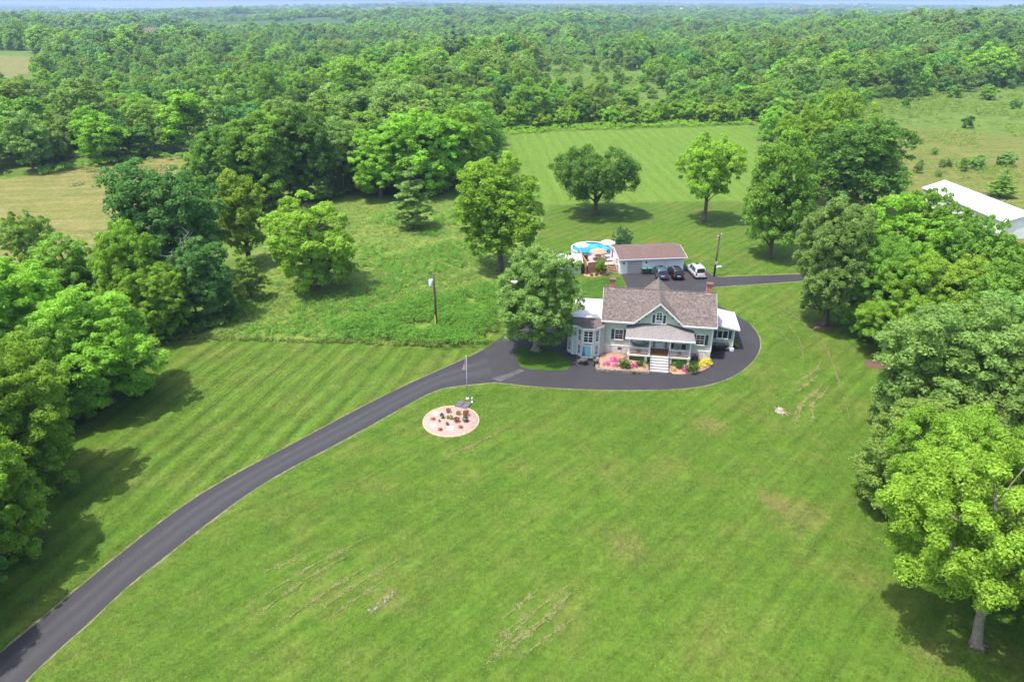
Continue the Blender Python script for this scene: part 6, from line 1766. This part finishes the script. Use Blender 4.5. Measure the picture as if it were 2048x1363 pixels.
# flag pole with hanging striped flag
p = G(935, 797); h = height_at(p.y, 713)
fp = root('flag_pole', p, 0, 'thin silver flag pole behind the round flower bed', 'flag pole')
MB().tube([(0, 0, 0), (0, 0, h)], [.05, .03], 8).build('post', 'metal_grey', fp, smooth=True); MB().lathe([(0, 0), (.06, .03), (.06, .09), (0, .12)], 10, (0, 0, h)).build('finial', 'white_trim', fp); MB().lathe([(0, 0), (.2, 0), (.18, .1), (0, .12)], 12).build('base', 'white_trim', fp)
fl = root('flag', (p.x - .03, p.y, h - .12), 0, 'red and white striped flag with blue canton hanging limp on the pole', 'flag')
NSX, NSZ = 13, 10
def fpt(i, j):     # i stripe edge 0..13 (across the hoist, folded), j along the drop
    u_ = i / NSX; v_ = j / NSZ
    return (-.04 - .36 * (u_ ** .8) * (0.3 + 0.75 * v_) , .07 * math.sin(u_ * 11 + v_ * 3) * (.4 + v_), -.15 - 1.35 * v_ * (1 - .18 * u_) - .25 * u_)
for i in range(NSX):
    mb = MB()
    for j in range(NSZ + 1): mb.v += [fpt(i, j), fpt(i + 1, j)]
    for j in range(NSZ): mb.f.append((2 * j, 2 * j + 1, 2 * j + 3, 2 * j + 2))
    if i < 5:
        mb2 = MB(); mb2.v = mb.v[:10]; mb2.f = mb.f[:4]; mb2.build('canton', 'flag_blue', fl); mb.v = mb.v[8:]; mb.f = mb.f[:NSZ - 4]
    mb.build('stripe', 'flag_red' if i % 2 == 0 else 'flag_white', fl)
sl2 = root('garden_light', kz(790, 790, 0), 0, 'small white garden ornament beside the flag pole', 'ornament')
MB().lathe([(0, 0), (.13, 0), (.13, .06), (.05, .1), (.04, .4), (.0, .4)], 10).build('stand', 'white_trim', sl2, smooth=True); MB().lathe([(0, .4), (.12, .45), (.14, .56), (.06, .66), (0, .68)], 10).build('head', 'metal_grey', sl2, smooth=True)
# mulch rings
for px, py, r_, lb in ((1648, 651, 1.5, 'brown mulch ring round the grey green tree by the loop drive'), (1752, 729, 1.35, 'brown mulch ring round the small bright grove tree')):
    tag(MB().lathe([(r_, 0.004), (r_ - .15, .07), (r_ * .4, .12), (0, .13)], 28).build('mulch_ring', 'mulch', None, G(px, py), smooth=True), lb, 'mulch')
p = G(1560, 822); stp_ = root('tree_stump', p, 0, 'pale cut tree stump ringed by splinters on the side lawn', 'stump')
MB().lathe([(.55, 0), (.38, .1), (.33, .3), (.3, .36), (0, .37)], 14).build('stump', 'pale_wood', stp_, smooth=True)
g_ = random.Random(4)
for k in range(13):
    a = g_.uniform(0, 6.28); r1 = g_.uniform(.5, 1.3); MB().tube([(math.cos(a) * .3, math.sin(a) * .3, .12), (math.cos(a + .1) * r1 * .7, math.sin(a + .1) * r1 * .7, .07), (math.cos(a) * r1, math.sin(a) * r1, .02)], [.07, .05, .015], 5).build('root', 'wood_pale' if k % 2 else 'pale_wood', stp_)
def rock_group(px, label, name, mat, seed, size, spread, n_, along=0.0):
    p = G(*px); o = root(name, p, along, label, 'rocks' if 'rock' in name else 'pile'); g_ = random.Random(seed)
    for k in range(n_):
        c = link('rock', stone_me[g_.randrange(5)], o); c.location = (g_.uniform(-1, 1) * spread, g_.uniform(-.25, .25) * spread * .5, size * .15); s_ = size * g_.uniform(.5, 1.3); c.scale = (s_ * 1.3, s_, s_ * .5); c.rotation_euler = (g_.uniform(-.3, .3), g_.uniform(-.3, .3), g_.uniform(0, 6.3))
rock_group((763, 1205), 'half buried rocks showing through the front lawn', 'rock_outcrop', 'field_stone', 3, .15, 1.3, 16, R(50))
bpile = root('brush_pile', G(345, 672), 0, 'pale brush pile of cut branches at the corner of the striped lawn', 'pile')
for k in range(40):
    a = g_.uniform(0, 6.28); c = Vector((g_.gauss(0, 1.1), g_.gauss(0, .8), g_.uniform(.05, .6))); d = Vector((math.cos(a), math.sin(a), g_.uniform(-.25, .35))) * g_.uniform(.5, 1.2)
    MB().tube([c - d, c + Vector((0, 0, .05)), c + d], [.05, .04, .015], 4).build('branch', ('wood_pale', 'dead_wood')[k % 2], bpile)

# ------------------------------------------------------------------ far buildings
def far_house(px, dist, w, d, hw, hr, wall, roofm, label, rz=0.2, cat='house', name='far_house'):
    X = (px - W / 2) / FPX * dist / CP * 1.0
    dep = dist * CP + (CAMH) * SP
    X = (px - W / 2) / FPX * dep
    z = float(hill(X, dist))
    o = root(name, (X, dist, z), rz, label, cat, 'distant farm buildings')
    mb = MB(); mb.extr([(-d / 2, -1), (d / 2, -1), (d / 2, hw), (0, hr - .2), (-d / 2, hw)], 'x', -w / 2, w / 2); mb.build('wall', wall, o)
    ov = .4
    uv_roof('roof', [[(-w / 2 - ov, s_ * (d / 2 + ov), hw - .2), (w / 2 + ov, s_ * (d / 2 + ov), hw - .2), (w / 2 + ov, 0, hr), (-w / 2 - ov, 0, hr)] for s_ in (-1, 1)], roofm, o, .2)
    for k in range(max(2, int(w / 5))):
        MB().box(-w / 2 + (k + .5) * w / max(2, int(w / 5)) - .6, -w / 2 + (k + .5) * w / max(2, int(w / 5)) + .6, -d / 2 - .06, -d / 2, hw * .4, hw * .75).build('window', 'glass', o)
    return o
far_house(305, 760, 14, 10, 17, 21, 'garage_white', 'shingle', 'pale house half hidden in the dark woods far left', .3)
far_house(1368, 2900, 34, 16, 9, 15, 'barn_white', 'metal_roof', 'white farm building on the horizon left of the barn pair', .1)
far_house(1390, 3000, 26, 14, 8, 14, 'barn_white', 'metal_roof', 'second white farm building on the horizon', -.2)
far_house(1588, 2700, 30, 16, 10, 17, 'barn_white', 'brick_dark', 'white barn with dull red roof on the horizon', .15, 'barn', 'far_barn')
far_house(1603, 2750, 22, 14, 9, 14, 'barn_white', 'white_roof', 'white barn beside the red roofed one on the horizon', -.1, 'barn', 'far_barn')
far_house(1640, 2900, 40, 14, 7, 11, 'barn_white', 'metal_roof', 'long low white shed right of the horizon barns', 0, 'barn', 'far_barn')
# ------------------------------------------------------------------ haze
hb = MB().box(-15500, 15500, -15500, 15500, -40, 62).build('haze', None)
tag(hb, 'thin blue summer haze over the whole landscape', 'haze', None, 'stuff')
hm = bpy.data.materials.new('haze'); hm.use_nodes = True
ht = hm.node_tree; ht.nodes.clear()
ho = ht.nodes.new('ShaderNodeOutputMaterial'); hv = ht.nodes.new('ShaderNodeVolumePrincipled')
hv.inputs['Color'].default_value = (0.46, 0.63, 0.92, 1)
hv.inputs['Density'].default_value = 0.00014
hv.inputs['Anisotropy'].default_value = 0.0
ht.links.new(hv.outputs[0], ho.inputs['Volume'])
hb.data.materials.append(hm)
hm.cycles.homogeneous_volume = True
hm.cycles.volume_sampling = 'DISTANCE'
